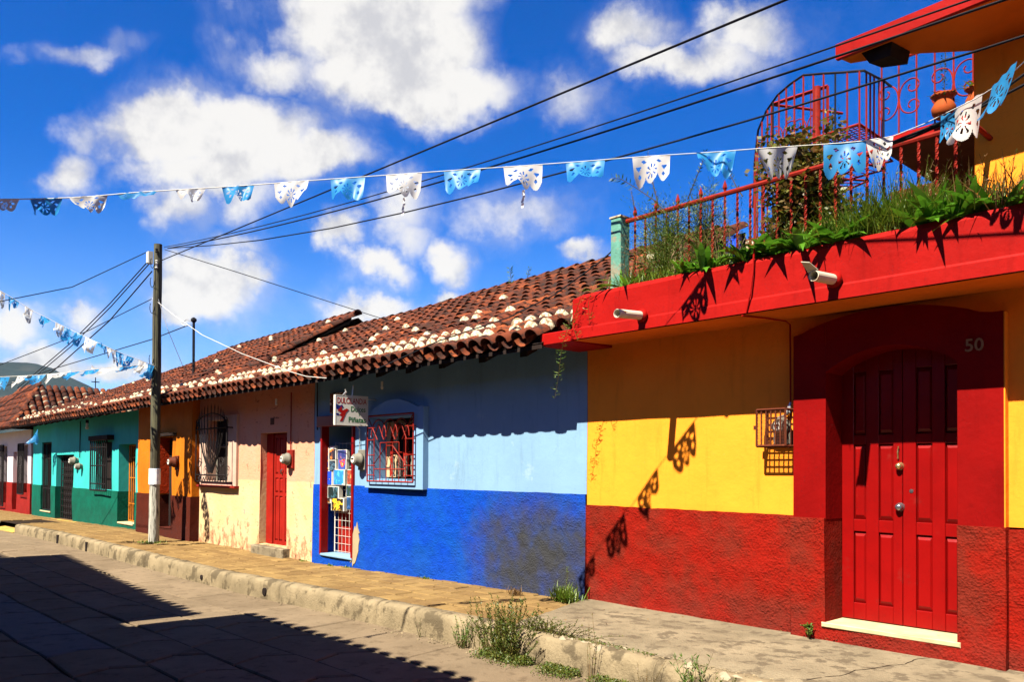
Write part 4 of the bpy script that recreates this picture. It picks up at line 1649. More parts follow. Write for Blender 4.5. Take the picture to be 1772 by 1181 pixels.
b.tube([(gx0 + .2, gy, 1.62), (gx1 - .2, gy, 1.62)], .009, 4)
b.tube([(gx0 + .38, gy, 2.05), (gx1 - .38, gy, 2.05)], .009, 4)
for cx in (gx0 + .33, (gx0 + gx1) / 2, gx1 - .33):
    b.tube([(cx - .22 * math.cos(math.pi * k / 12), gy, 2.15 + .28 * math.sin(math.pi * k / 12)) for k in range(13)], .010, 4)
    b.tube([(cx - .15, gy, 2.1), (cx, gy, 2.36), (cx + .15, gy, 2.1)], .009, 4)
b.tube([(gx0, gy, gz1), (gx0 + .3, gy, 2.1)], .009, 4)
b.tube([(gx1, gy, gz1), (gx1 - .3, gy, 2.1)], .009, 4)
b.build('ornament', GRILLRED, gro)
# shop door
sd_ = MB()
for xa, xb in ((-13.335, -13.27), (-12.255, -12.195)):
    sd_.bev(xa, xb, -.045, .10, .04, 2.40, .006)
sd_.bev(-13.45, -12.1, -.06, .08, 2.39, 2.58, .006)
sf = sd_.build('door_frame', DOORRED, hb)
b = MB()
b.box(-13.27, -12.25, .32, .36, .06, .95)
b.build('lower_panel', DOORRED2, hb)
b = MB()
b.bev(-13.3, -12.2, -.05, .35, .03, .075, .01)
b.build('threshold', SKYB, hb)
# bare patch by the door jamb
b = MB()
pp = []
for k in range(22):
    a = k / 22 * math.tau
    pp.append((-12.13 + .12 * math.cos(a) * (1 + 1.0 * nz(k * .9, 1)) + .05 * math.sin(a), -.034, .30 + .34 * math.sin(a) * (1 + .5 * nz(k * .9, 2))))
pp = [(x, y, z) for x, y, z in pp]
b.add(pp + [(x, -.015, z) for x, _, z in pp], [tuple(range(22))] + [(i, (i + 1) % 22, 22 + (i + 1) % 22, 22 + i) for i in range(22)])
b.build('bare_patch', WALLPLAS, hb)
# cable and small lamp holder
b = MB()
b.tube([at(549, 650, 1, -.02), at(549, 745, 1, -.02)], .010, 5)
b.build('cable', BLACKC, hb)

# display rack in the doorway
rack = thing('display_rack', 'white wire display grid standing in the blue shop doorway', 'display rack', (-12.75, .2, .1))
b = MB()
for i in range(8):
    x = -13.16 + i * .125
    b.tube([(x, .18, .10), (x, .18, 2.1)], .0035 if i else .012, 4)
for i in range(15):
    z = .12 + i * .14
    b.tube([(-13.16, .178, z), (-12.285, .178, z)], .0035, 4)
b.build('grid', ROPE, rack)


def bagmat(name, a, b_, c_, seed):
    m, t, p = mat_base(name)
    tc_ = t.node('ShaderNodeTexCoord').outputs['Object']
    mp = t.node('ShaderNodeMapping')
    mp.inputs['Location'].default_value = (seed * 3.1, seed * 1.7, seed)
    t.l.new(tc_, mp.inputs[0])
    n = t.noise(mp.outputs[0], 7, 3, .6, 1.2)
    cr = t.node('ShaderNodeValToRGB')
    e = cr.color_ramp
    e.interpolation = 'CONSTANT'
    e.elements[0].color = (*a, 1)
    e.elements[1].position = .64
    e.elements[1].color = (*c_, 1)
    x = e.elements.new(.53)
    x.color = (*b_, 1)
    t.l.new(n.outputs[0], cr.inputs[0])
    t.put(p.inputs['Base Color'], cr.outputs[0])
    p.inputs['Roughness'].default_value = .3
    return m


bags = [((558, 773, 580, 790), 'black and white print', (.02, .02, .03), (.7, .7, .7), (.2, .2, .4)),
        ((559, 775, 570, 797), 'dark landscape print', (.03, .05, .16), (.5, .12, .03), (.7, .6, .5)),
        ((572, 777, 583, 796), 'orange figure on dark ground', (.02, .02, .03), (.6, .16, .03), (.75, .7, .6)),
        ((584, 779, 600, 796), 'dull blue and violet print', (.02, .03, .12), (.08, .05, .18), (.2, .1, .05)),
        ((558, 796, 570, 814), 'orange and blue print', (.03, .06, .22), (.6, .2, .03), (.5, .45, .3)),
        ((572, 797, 583, 816), 'black print with pale edge', (.015, .02, .03), (.05, .1, .14), (.4, .3, .25)),
        ((585, 795, 599, 814), 'red and blue round print', (.03, .06, .25), (.5, .03, .02), (.6, .3, .1)),
        ((559, 815, 576, 841), 'cobalt blue print with yellow spot', (.01, .05, .40), (.01, .03, .25), (.75, .5, .03)),
        ((579, 813, 598, 841), 'bright blue print with white ring', (.02, .16, .60), (.05, .3, .75), (.8, .75, .6)),
        ((601, 813, 613, 840), 'brown red print', (.30, .05, .02), (.12, .03, .02), (.6, .25, .08)),
        ((558, 846, 573, 872), 'black and orange print', (.02, .012, .01), (.1, .03, .01), (.6, .25, .05)),
        ((569, 842, 588, 864), 'dark teal print', (.01, .02, .02), (.03, .08, .10), (.2, .2, .2)),
        ((599, 840, 613, 861), 'dark green and blue print', (.015, .04, .03), (.03, .06, .14), (.3, .1, .1)),
        ((574, 862, 596, 886), 'yellow flowers on black ground', (.015, .012, .01), (.75, .4, .02), (.3, .05, .02)),
        ((602, 860, 613, 884), 'dark blue print with white edge', (.01, .04, .10), (.03, .08, .22), (.3, .25, .2))]
where = ['topmost', 'top row left', 'top row centre', 'top row right', 'second row left', 'second row centre', 'second row right', 'third row left', 'third row centre', 'third row right', 'fourth row left', 'fourth row centre', 'fourth row right', 'bottom row centre', 'bottom row right']
for i, ((xa, ya, xb, yb), lab, c1, c2, c3) in enumerate(bags):
    p, q = at(xa, ya, 1, .10), at(xb, yb, 1, .10)
    w, h_ = abs(q.x - p.x), abs(p.z - q.z)
    cx, cz = (p.x + q.x) / 2, (p.z + q.z) / 2
    g = thing('gift_bag', 'gift bag with %s, %s of the shop rack' % (lab, where[i]), 'gift bag', (cx, .1 - .012 * (i % 3), cz - h_ / 2), 'gift bags hung on the shop rack')
    b = MB()
    b.bev(cx - w / 2, cx + w / 2, .10 - .012 * (i % 3), .16, cz - h_ / 2, cz + h_ / 2, .004)
    b.build('bag', SIGNW, g)
    b = MB()
    b.box(cx - w * .43, cx + w * .43, .093 - .012 * (i % 3), .099 - .012 * (i % 3), cz - h_ * .44, cz + h_ * .46)
    b.build('print', bagmat('print_%d' % i, c1, c2, c3, i), g)

# shop sign hung over the door
sg = thing('shop_sign', 'white hanging shop sign for sweets and piñatas over the blue shop door', 'sign', (-12.0, -.4, 2.5))
sx0 = at(581, 710, 1, -.74)
sx1 = at(636, 712, 0, sx0.x + .05)
ctr = (sx0 + sx1) / 2
wv = Vector((sx1.x - sx0.x, sx1.y - sx0.y, 0))
SW = wv.length
wv.normalize()
SH = .47
zc = (sx0.z + sx1.z) / 2
nv = Vector((wv.y, -wv.x, 0))
Ms = Matrix(((wv.x, 0, nv.x, ctr.x), (wv.y, 0, nv.y, ctr.y), (0, 1, 0, zc), (0, 0, 0, 1)))   # local x along sign, y up, z out


def place(me, name, mat, parent, lx, ly, lz=0):
    if mat:
        me.materials.clear()
        me.materials.append(mat)
    me.transform(Ms @ Matrix.Translation((lx, ly, lz)))
    return obj(name, me, parent)


b = MB()
b.box(-SW / 2, SW / 2, -SH / 2, SH / 2, -.06, .0)
place(b.mesh('board'), 'board', SIGNW, sg, 0, 0)
b = MB()
for (xa, xb, ya, yb) in ((-SW / 2 - .008, SW / 2 + .008, SH / 2, SH / 2 + .012), (-SW / 2 - .008, SW / 2 + .008, -SH / 2 - .012, -SH / 2), (-SW / 2 - .010, -SW / 2, -SH / 2, SH / 2), (SW / 2, SW / 2 + .010, -SH / 2, SH / 2)):
    b.box(xa, xb, ya, yb, -.065, .003)
place(b.mesh('rim'), 'rim', SIGNW, sg, 0, 0)


def sign_text(s_, size, lx, ly, mat, maxw):
    me = text_mesh(s_, size, .0006, .0015)
    xs = [v.co.x for v in me.vertices]
    w = max(xs) - min(xs)
    k = maxw / w
    me.transform(Matrix.Diagonal((k, 1, 1, 1)))
    place(me, 'lettering', mat, sg, lx, ly, .0014)


sign_text('DULCILANDIA', .135, .0, SH / 2 - .085, TXRED, SW * .92)
sign_text('Dulces', .125, SW * .20, .02, TXGRN, SW * .46)
sign_text('Y', .06, SW * .24, -.062, TXGRN, .045)
sign_text('Piñatas', .125, SW * .17, -.155, TXGRN, SW * .54)


def emblem(pts, mat, z):
    b = MB()
    n_ = len(pts)
    b.add([(x, y, z) for x, y in pts] + [(x, y, z - .003) for x, y in pts], [tuple(range(n_))] + [(i, n_ + i, n_ + (i + 1) % n_, (i + 1) % n_) for i in range(n_)])
    place(b.mesh('emblem'), 'emblem', mat, sg, -SW * .27, -.03)


emblem([(-.10, .02), (-.03, .10), (-.02, .02), (.06, .06), (.10, .04), (.05, -.01), (.03, -.06), (-.01, -.15), (-.06, -.15), (-.02, -.08), (-.07, -.05), (-.03, -.02)], TXRED, .0035)
emblem([(-.13, .13), (-.06, .10), (-.02, .12), (.01, .07), (-.05, .06), (-.08, .03), (-.12, .05)], TXBLUE, .0028)
emblem([(-.13, -.03), (-.09, -.02), (-.06, -.05), (-.11, -.06)], TXBLUE, .0028)
b = MB()
b.tube([ctr + Vector((0, 0, SH / 2 - .02)) + Vector((0, 0, zc - ctr.z)), Vector((ctr.x, ctr.y + .02, 3.0))], .012, 5)
b.tube([Vector((sx1.x, sx1.y, zc + .2)), Vector((sx1.x, .0, zc + .2))], .012, 5)
b.tube([Vector((sx0.x + .1, sx0.y + .08, zc + SH / 2)), Vector((sx0.x + .15, sx0.y + .1, zc + SH / 2 + .05)), Vector((sx0.x + .12, sx0.y + .1, zc + SH / 2 + .09))], .018, 5)
b.build('bracket', METAL, sg)
b = MB()
b.bev(-13.0, -12.55, -.05, 0, 2.62, 2.98, .01)
o = b.build('wall_poster', paint('faded_red_poster', (.12,.03,.02), .7, 9, .4, 0, 0, col2=(.6, .5, .4), c2amt=.42, c2scale=14))
tag(o, 'faded red poster panel on the wall above the shop door', 'poster')

mt = thing('electricity_meter', 'grey round electricity meter on the wall right of the shop door', 'meter', (-11.93, 0, 1.78))
meter(mt, -11.93, 0, 1.78, 1.25)
b = MB()
b.bev(-12.03, -11.80, -.05, 0, 1.60, 1.95, .01)
b.build('base_box', GREYPL, mt)
b = MB()
b.tube([(-12.0, -.03, 1.95), (-12.01, -.03, 2.3), (-12.05, -.12, 2.42), (-12.0, -.2, 2.5)], .010, 5)
b.build('cable', METAL, mt)

# ------------------------------------------------------------ peach house
hp = thing('peach_house', 'peach house with peeling paint, iron window grille and narrow red door', 'house', (-16.4, 0, 0))
XP0, XP1 = -13.625, -19.10
OPN = [(-15.88, -14.70, .06, 2.34, .22), (-18.55, -17.25, 1.30, 2.75, .2)]
facade('wall', hp, XP1, XP0, -.7, 3.3, 0, PEACH, ops=OPN, wob=.03)
b = MB()
b.box(XP1 + .01, XP0 - .02, .9, 5.5, -.4, 3.2)
b.quad((-16.9, 2.9, 3.2), (-16.9, 6.5, 3.2), (-16.9, 6.5, 3.5), (-16.9, 3.0, 5.2))
b.build('inner_wall', DARK, hp)
b = MB()
b.bev(-15.95, -14.55, -.16, .2, -.25, .045, .02)
b.build('doorstep', CONC, hp)
dq = MB()
dq.box(-15.85, -14.70, .20, .22, .05, 2.33)
dq = dq.build('door', DOORRED2, hp)
for xa in (-15.58, -15.15):
    leaf(xa, xa + .43, [(xa + .055, xa + .19), (xa + .24, xa + .375)], [(.14, 1.05, .06, 2.30), (1.12, 1.42, .06, 2.30), (1.50, 2.24, .06, 2.30)], .165, DOORRED2, dq)
b = MB()
b.bev(-15.88, -15.60, .14, .2, .06, 2.33, .01)
b.build('door_jamb', DOORRED2, dq)
b = MB()
b.tube([(-15.22, .15, 1.50), (-15.20, .12, 1.56), (-15.17, .14, 1.60)], .014, 5)
b.build('door_handle', STEEL, dq)
# window
surround(hp, -18.95, -16.92, 1.22, 2.78, -18.55, -17.35, 1.32, 2.70, 0, .06, paint('pale_pink_trim', (.36,.24,.18), .8), 0, y_in=.22)
b = MB()
b.box(-18.6, -17.3, .20, .22, 1.28, 2.74)
wp = b.build('window', DARK, hp)
b = MB()
for i in range(3):
    x = -18.5 + i * .55
    b.tube([(x, .18, 1.32), (x, .18, 2.7)], .02, 4)
b.tube([(-18.55, .18, 2.1), (-17.35, .18, 2.1)], .02, 4)
b.build('casement', GREYPL, wp)
b = MB()
b.bev(-18.98, -16.88, -.12, 0.0, 1.17, 1.225, .008)
b.build('sill', GRILLRED, wp)
# fan grille with spiked top
gy = -.20
gx0, gx1, gz0 = -18.80, -17.10, 1.30
b = MB()
for (p, q) in (((gx0, gy, gz0), (gx1, gy, gz0)), ((gx0, gy, gz0), (gx0, gy, 2.55)), ((gx1, gy, gz0), (gx1, gy, 2.55)), ((gx0, gy, 2.5), (gx1, gy, 2.5)), ((gx0, gy, 1.45), (gx1, gy, 1.45)),
               ((gx0, gy, 2.5), (gx0, 0, 2.5)), ((gx1, gy, 2.5), (gx1, 0, 2.5)), ((gx0, gy, gz0), (gx0, 0, gz0)), ((gx1, gy, gz0), (gx1, 0, gz0))):
    b.tube([p, q], .016, 4)
gg = b.build('grille', GRILLBLK, hp)
cx = (gx0 + gx1) / 2
for i in range(11):
    a = math.pi * (.06 + .88 * i / 10)
    b = MB()
    top_z = 2.68 + .30 * math.sin(a)
    xx = cx - .80 * math.cos(a) * .9
    b.tube([(cx - .10 * math.cos(a), gy, 1.50), (cx - .5 * math.cos(a), gy, 2.0), (xx, gy, 2.5), (xx * 1.0, gy, top_z)], .011, 5)
    b.add([(xx - .03, gy, top_z), (xx, gy - .008, top_z), (xx + .03, gy, top_z), (xx, gy, top_z + .10), (xx, gy + .008, top_z)], [(0, 1, 3), (1, 2, 3), (2, 4, 3), (4, 0, 3)])
    b.build('bar', GRILLBLK, gg)
b = MB()
b.tube([(cx - .85 * math.cos(math.pi * k / 14), gy, 2.52 + .32 * math.sin(math.pi * k / 14)) for k in range(15)], .014, 5)
b.build('top_arch', GRILLBLK, gg)
b = MB()
for sx in (-1, 1):
    for (zc_, r_) in ((1.72, .13), (2.64, .10)):
        b.tube([(cx + sx * (.62 if r_ > .11 else .78) + r_ * (1 - k / 26) * math.cos(k * .5), gy, zc_ + r_ * (1 - k / 26) * math.sin(k * .5)) for k in range(20)], .010, 4)
for k in range(6):
    x = gx0 + .1 + k * .29
    b.tube([(x, gy, 1.31), (x + .07, gy, 1.40), (x + .14, gy, 1.31), (x + .2, gy, 1.42)], .009, 4)
stuff(b.build('scrollwork', GRILLBLK, gg))
mtp = thing('electricity_meter', 'grey round electricity meter beside the narrow red door', 'meter', (-14.55, 0, 1.72))
meter(mtp, -14.52, 0, 1.80, 1.25)
b = MB()
b.bev(-14.62, -14.38, -.05, 0, 1.62, 1.98, .01)
b.build('base_box', GRILLRED, mtp)
b = MB()
b.tube([(-14.50, -.03, 1.98), (-14.50, -.03, 3.1)], .012, 5)
b.build('conduit', GRILLRED, mtp)
b = MB()
b.box(-15.42, -15.26, -.012, .0, 2.50, 2.64)
b.build('number_plate', GRILLBRN, hp)
# boxed red eave with pale battens
RP = Roof(hp, -17.0, -24.6, 3.14, 3.0, 5.32, 5.20, seed=5, white=.62)


def boxed_eave(parent, xa, xb, zp, stp):
    b = MB()
    x = xa
    while x > xb:
        x2 = x - stp
        g = .02
        for (p, q) in ((x - g, x2 + g),):
            b.add([(q, -.66, zp(q, -.66) - .085), (p, -.66, zp(p, -.66) - .085), (p, .03, zp(p, 0) - .20), (q, .03, zp(q, 0) - .20),
                   (q, -.66, zp(q, -.66) - .06), (p, -.66, zp(p, -.66) - .06), (p, .03, zp(p, 0) - .06), (q, .03, zp(q, 0) - .06)],
                  [(0, 3, 2, 1), (0, 1, 5, 4), (1, 2, 6, 5), (3, 0, 4, 7)])
        x = x2
    b.build('eave_boards', REDWOOD, parent)
    b = MB()
    x = xa
    while x > xb:
        b.add([(x - .03, -.68, zp(x, -.68) - .09), (x + .03, -.68, zp(x, -.68) - .09), (x + .03, .03, zp(x, 0) - .205), (x - .03, .03, zp(x, 0) - .205),
               (x - .03, -.68, zp(x, -.68) - .06), (x + .03, -.68, zp(x, -.68) - .06), (x + .03, .03, zp(x, 0) - .06), (x - .03, .03, zp(x, 0) - .06)],
              [(0, 3, 2, 1), (0, 1, 5, 4), (1, 2, 6, 5), (3, 0, 4, 7)])
        x -= stp
    b.build('batten', BATTEN, parent)


zpp = lambda x, y: 3.14 + .5 * (y + .76)
boxed_eave(hp, -13.7, -19.1, zpp, .56)

# ------------------------------------------------------------ orange house
ho = thing('orange_house', 'orange house with brown dado behind the wooden pole', 'house', (-21.4, 0, 0))
XO0, XO1 = -19.10, -22.85
YO = -.18
OPO = [(-21.32, -20.33, .10, 2.38, .32)]
facade('upper_wall', ho, XO1, XO0, .92, 3.3, YO, ORANGE, ops=OPO, wob=.03, rcap=True, lcap=True)
facade('dado', ho, XO1, XO0 + .02, -.7, .93, YO - .03, BROWND, ops=OPO, cap=True, wob=.03, st=.2, rcap=True, lcap=True)
b = MB()
b.box(-21.315, -21.29, YO + .01, YO + .31, .95, 2.36)
b.build('door_reveal', ORRED, ho)
b = MB()
b.box(-21.35, -20.3, YO + .30, YO + .33, .10, 2.4)
do = b.build('door', DOORRED2, ho)
b = MB()
b.box(-21.3, -20.55, YO + .27, YO + .295, .12, 2.3)
b.build('dark_leaf', DARK, do)
b = MB()
b.bev(-21.6, -20.1, YO - .10, YO + .02, 2.39, 2.47, .01)
b.build('lintel', DARKWOOD, ho)
b = MB()
b.box(XO1, XO0 - .02, .9, 5.5, -.4, 3.2)
b.build('inner_wall', DARK, ho)
boxed_eave(ho, -19.1, -22.9, zpp, .56)
mto = thing('electricity_meter', 'dark round electricity meter on the orange wall', 'meter', (-19.9, YO, 1.65))
meter(mto, -19.95, YO, 1.75, 1.4, GRILLBRN)
b = MB()
b.bev(-20.05, -19.85, YO - .05, YO, 1.55, 1.9, .01)
b.build('base_box', GRILLBRN, mto)

# ------------------------------------------------------------ turquoise house
ht = thing('turquoise_house', 'turquoise house with green dado and dark barred openings', 'house', (-29, 0, 0))
XT0, XT1 = -22.85, -35.45
OT = [(-25.05, -23.60, .02, 2.27, .36), (-27.25, -25.75, .92, 2.38, .18), (-32.0, -29.80, -.25, 2.02, .26), (-34.05, -32.7, .0, 2.50, .2)]
facade('upper_wall', ht, XT1, XT0, .90, 3.2, 0, TEALU, ops=OT, wob=.03, lcap=True)
facade('dado', ht, XT1, XT0, -.8, .91, -.025, TEALD, ops=[o_ for i, o_ in enumerate(OT) if i != 1], cap=True, wob=.03, st=.25, lcap=True)
b = MB()
b.box(XT1 + .2, XT0, .9, 5.5, -.5, 3.1)
b.quad((XT1, 0, -.5), (XT1, 0, 3.1), (XT1, 5.5, 3.1), (XT1, 5.5, -.5))
b.build('inner_wall', DARK, ht)


def bargrille(parent, xa, xb, za, zb, y, n, rails, mat, r=.014):
    b = MB()
    for (p, q) in (((xa, y, za), (xb, y, za)), ((xa, y, zb), (xb, y, zb)), ((xa, y, za), (xa, y, zb)), ((xb, y, za), (xb, y, zb))):
        b.tube([p, q], r * 1.4, 4)
    g = b.build('grille', mat, parent)
    for i in range(1, n):
        x = xa + (xb - xa) * i / n
        b = MB()
        b.tube([(x, y, za), (x, y, zb)], r, 4)
        b.build('bar', mat, g)
    for z in rails:
        b = MB()
        b.tube([(xa, y, z), (xb, y, z)], r, 4)
        b.build('rail', mat, g)
    return g


bargrille(ht, -25.0, -23.62, .05, 2.25, .28, 8, (.55, 1.3, 1.9), GRILLYEL, .016)
bargrille(ht, -27.3, -25.7, .90, 2.42, -.16, 8, (1.1, 1.65, 2.2), GRILLBLK, .018)
bargrille(ht, -31.95, -29.82, -.22, 1.98, .16, 8, (0, .22, .44, .66, .88, 1.1, 1.32, 1.54, 1.76), GRILLBLK, .016)
bargrille(ht, -34.0, -32.75, .02, 2.46, .05, 6, (.8, 1.9), GRILLBLK, .018)
for (xa, xb, za, zb, yy) in ((-25.1, -23.5, 0, 2.3, .34), (-27.3, -25.7, .85, 2.4, .16), (-32.1, -29.7, -.3, 2.1, .24), (-34.1, -32.65, -.05, 2.55, .18)):
    b = MB()
    b.box(xa, xb, yy, yy + .03, za, zb)
    b.build('dark_pane', DARK, ht)
b = MB()
b.bev(-27.45, -25.55, -.2, .0, 2.42, 2.56, .01)
b.build('window_lintel', DARKWOOD, ht)
b = MB()
b.bev(-25.0, -23.68, -.05, .6, -.02, .03, .01)
b.bev(-34.1, -32.65, -.05, .4, -.06, -.01, .01)
b.build('sill', CREAM, ht)
mtt = thing('electricity_meter', 'grey electricity meters on the turquoise wall beside the barred door', 'meter', (-29.3, 0, 1.75))
meter(mtt, -29.35, 0, 1.80, 1.5)
meter(mtt, -28.85, 0, 1.62, 1.2)
b = MB()
b.tube([(-29.0, -.03, 1.9), (-29.0, -.03, 3.1)], .015, 5)
b.build('conduit', BLACKC, mtt)
RT = Roof(ht, -24.6, -35.6, 3.13, 3.0, 5.08, 4.70, seed=9, white=.42, objs=False)
rafters(ht, [-24.2 - .75 * i for i in range(15)], -.62, .3, RT.zp, .12, .10, DARKWOOD)
lamp = thing('bulb_holder', 'small bare bulb holder under the eave of the turquoise house', 'lamp', (-26.6, -.3, 2.85))
for (nm, lb, x, par) in (('bulb', None, -27.2, lamp),):
    b = MB()
    b.lathe([(.001, -.14), (.04, -.12), (.05, -.08), (.03, -.03), (.035, 0), (.035, .06)], (x, -.30, 2.90), 10)
    b.build('bulb', SIGNW, par, smooth=True)
    b = MB()
    b.lathe([(.045, 0), (.045, .10)], (x, -.30, 2.96), 10)
    b.build('socket', BLACKC, par)
for (px_, py_, lb) in ((478, 697, 'small bare bulb under the red boarded eave of the peach house'), (661, 668, 'small bare bulb under the dark eave of the blue house')):
    p = at(px_, py_, 1, -.25)
    l2 = thing('bulb_holder', lb, 'lamp', p)
    b = MB()
    b.lathe([(.001, -.06), (.02, -.05), (.026, -.02), (.015, .0), (.02, .02), (.02, .07)], p, 10)
    b.build('bulb', SIGNW, l2, smooth=True)

# ------------------------------------------------------------ white and red house at the far corner
hw = thing('white_house', 'white and red house with hipped tile roof at the far end of the row', 'house', (-40, 0, 0))
XW0, XW1 = -35.9, -47
OW = [(-37.4, -36.5, .55, 2.45, .25), (-39.0, -38.2, -.2, 2.2, .35), (-41.3, -40.2, .0, 2.45, .25)]
facade('upper_wall', hw, XW1, XW0, .92, 3.05, .02, WHITEW, ops=OW, wob=.03, rcap=True)
facade('dado', hw, XW1, XW0, -.9, .93, -.005, REDD2, ops=OW, cap=True, wob=.03, rcap=True)
b = MB()
b.box(XW1, XW0 - .02, .5, 8, -.6, 3.0)
b.build('inner_wall', WHITEW, hw)
for (xa, xb, za, zb, yy) in ((-37.4, -36.5, .5, 2.5, .2), (-41.3, -40.2, -.1, 2.5, .2)):
    b = MB()
    b.box(xa, xb, yy, yy + .03, za, zb)
    b.build('dark_pane', DARK, hw)
    bargrille(hw, xa - .05, xb + .05, za, zb, -.12, 6, (1.0, 1.6, 2.2), GRILLBLK, .016)
b = MB()
b.box(-39.0, -38.2, .3, .34, -.3, 2.2)
b.build('door', DOORRED2, hw)
b = MB()
b.box(-43.2, -41.9, -.03, .0, -.4, 2.0)
b.build('door', REDD2, hw)
# hipped roof: slope towards the camera side (+x) and towards the street
EZ = 3.02
hipdeck = MB()
RX, RY0, RZ_ = -37.5, .55, 4.80
E0, E1 = (-35.45, -.75, EZ), (-47, -.75, EZ)
hipdeck.add([E0, E1, (-47, RY0 + .3, 4.3), (RX, RY0, RZ_), (RX, 9, RZ_ + .05), (-35.45, 9, EZ)], [(0, 5, 4, 3), (1, 0, 3, 2)])
hipdeck.quad((-47, RY0 + .3, 4.3), (RX, RY0, RZ_), (RX, 9, RZ_), (-47, 9, 4.0))
hd = hipdeck.build('roof', DARKWOOD, hw)
ht_far = MB()
pans = MB()
pv, pf = pan_verts(.44, .14)
tv = [v.co.copy() for v in TPROTO.vertices]
tf = [tuple(p.vertices) for p in TPROTO.polygons]


def slopetile(px_, py_, pz, yaw, ang, sc=1.3):
    M_ = Matrix.Translation((px_, py_, pz)) @ Matrix.Rotation(yaw, 4, 'Z') @ Matrix.Rotation(ang, 4, 'X') @ Matrix.Diagonal((sc, 1.15, sc, 1))
    ht_far.add([M_ @ v for v in tv], tf)


rg = random.Random(5)
angx = math.atan((RZ_ - EZ) / (2.05))
NX = int(math.hypot(RZ_ - EZ, 2.05) / .335)
wht = MB()
mv = [v.co.copy() for v in MORT.vertices]
mf = [tuple(p.vertices) for p in MORT.polygons]
for c_ in range(36):
    y = -.6 + c_ * .26
    for r_ in range(NX):
        d = r_ * .335
        x = -35.45 - d * math.cos(angx)
        z = EZ + d * math.sin(angx)
        # inside hip line
        ymin = -.75 + (RY0 + .75) * (r_ + .5) / NX
        if y < ymin:
            continue
        slopetile(x, y + rg.uniform(-.01, .01), z + .05, math.pi / 2, angx, 1.05)
        if rg.random() < .5:
            M_ = Matrix.Translation((x, y, z + .05)) @ Matrix.Rotation(math.pi / 2, 4, 'Z') @ Matrix.Rotation(angx, 4, 'X') @ Matrix.Diagonal((1.05, .8, 1.0, 1))
            wht.add([M_ @ v for v in mv], mf)
angy = math.atan((RZ_ - EZ) / (RY0 + .75))
angy = math.atan((RZ_ - EZ) / (RY0 + .75))
for c_ in range(42):
    x = -35.6 - c_ * .27
    for r_ in range(7):
        d = r_ * .33
        y = -.75 + d * math.cos(angy)
        z = EZ + d * math.sin(angy)
        xmax = -35.45 - 2.05 * (d + .1) / math.hypot(RZ_ - EZ, RY0 + .75)
        if x > xmax or z > RZ_ - max(0, -37.5 - x) * .05:
            continue
        slopetile(x, y, z + .04, 0, angy, 1.05)
stuff(ht_far.build('far_tile', TILEI, hd, smooth=True))
stuff(wht.build('far_mortar_cap', MORTAR, hd, smooth=True))
crs = thing('roof_cross', 'thin iron cross standing on the far roof ridge', 'cross', (-40, 2.3, 5.0))
p = at(165, 676, 0, -37.6)
b = MB()
b.tube([p, p + Vector((0, 0, .55))], .02, 4)
b.tube([p + Vector((0, -.16, .36)), p + Vector((0, .16, .36))], .02, 4)
b.build('iron_bars', GRILLBLK, crs)

# small tiled roof seen behind the terrace
hr = thing('rear_roof', 'tiled roof edge with white mortar seen through the terrace railing', 'roof', (-7.5, 6.5, 0))
b = MB()
b.box(-11.5, -7.0, 7.0, 9.5, 0, 5.7)
b.build('wall', WHITEW, hr)
rgr = random.Random(8)
far = MB()
wh = MB()
for c_ in range(17):
    for r_ in range(6):
        x = -11.4 + c_ * .27
        y = 6.3 + r_ * .27
        z = 5.75 + r_ * .13
        M_ = Matrix.Translation((x, y, z)) @ Matrix.Rotation(.45, 4, 'X')
        far.add([M_ @ v for v in tv], tf)
        if rgr.random() < .4:
            wh.add([M_ @ v for v in mv], mf)
stuff(far.build('far_tile', TILEI, hr, smooth=True))
stuff(wh.build('far_mortar_cap', MORTAR, hr, smooth=True))

# ------------------------------------------------------------ house across the street (its eave throws the shadow on the road)
hx = thing('opposite_house', 'long house behind the photographer whose tiled eave shades the road', 'house', (-8, -8.3, 0))
b = MB()
b.box(-32, 8, -14, -8.3, -.4, 5.0)
b.build('wall', WALLPLAS, hx)
far = MB()
deck = MB()


def eave_seg(xa, ya, xb, yb, z):
    n_ = int(abs(xb - xa) / .27)
    for i in range(n_):
        t_ = (i + .5) / n_
        x, y = xa + (xb - xa) * t_, ya + (yb - ya) * t_
        for r_ in range(3):
            M_ = Matrix.Translation((x + random.uniform(-.02, .02), y - r_ * .36 + random.uniform(-.03, .03), z + r_ * .16)) @ Matrix.Rotation(math.pi, 4, 'Z') @ Matrix.Rotation(.42, 4, 'X')
            far.add([M_ @ v for v in tv], tf)
    deck.add([(xa, ya - .005, z + .035), (xb, yb - .005, z + .035), (xb, -14, z + 2.8), (xa, -14, z + 2.8), (xa, ya - .02, z - .1), (xb, yb - .02, z - .1), (xb, -14, z + 2.7), (xa, -14, z + 2.7)],
             [(0, 1, 2, 3), (7, 6, 5, 4), (0, 4, 5, 1), (1, 5, 6, 2), (2, 6, 7, 3), (3, 7, 4, 0)])


HZ = 5.3
k_ = (HZ + .3) / 1.30
off = Vector((.14 * k_, -k_))
eave_seg(8, -2.98 + off.y, -10.5 + off.x, -2.76 + off.y, HZ)
eave_seg(-10.85 + off.x, -3.33 + off.y, -20.6 + off.x, -2.62 + off.y, HZ)
eave_seg(-20.7 + off.x, -3.75 + off.y, -32 + off.x, -3.75 + off.y, HZ)
deck.build('roof', DARKWOOD, hx)
stuff(far.build('far_tile', TILEI, hx, smooth=True))

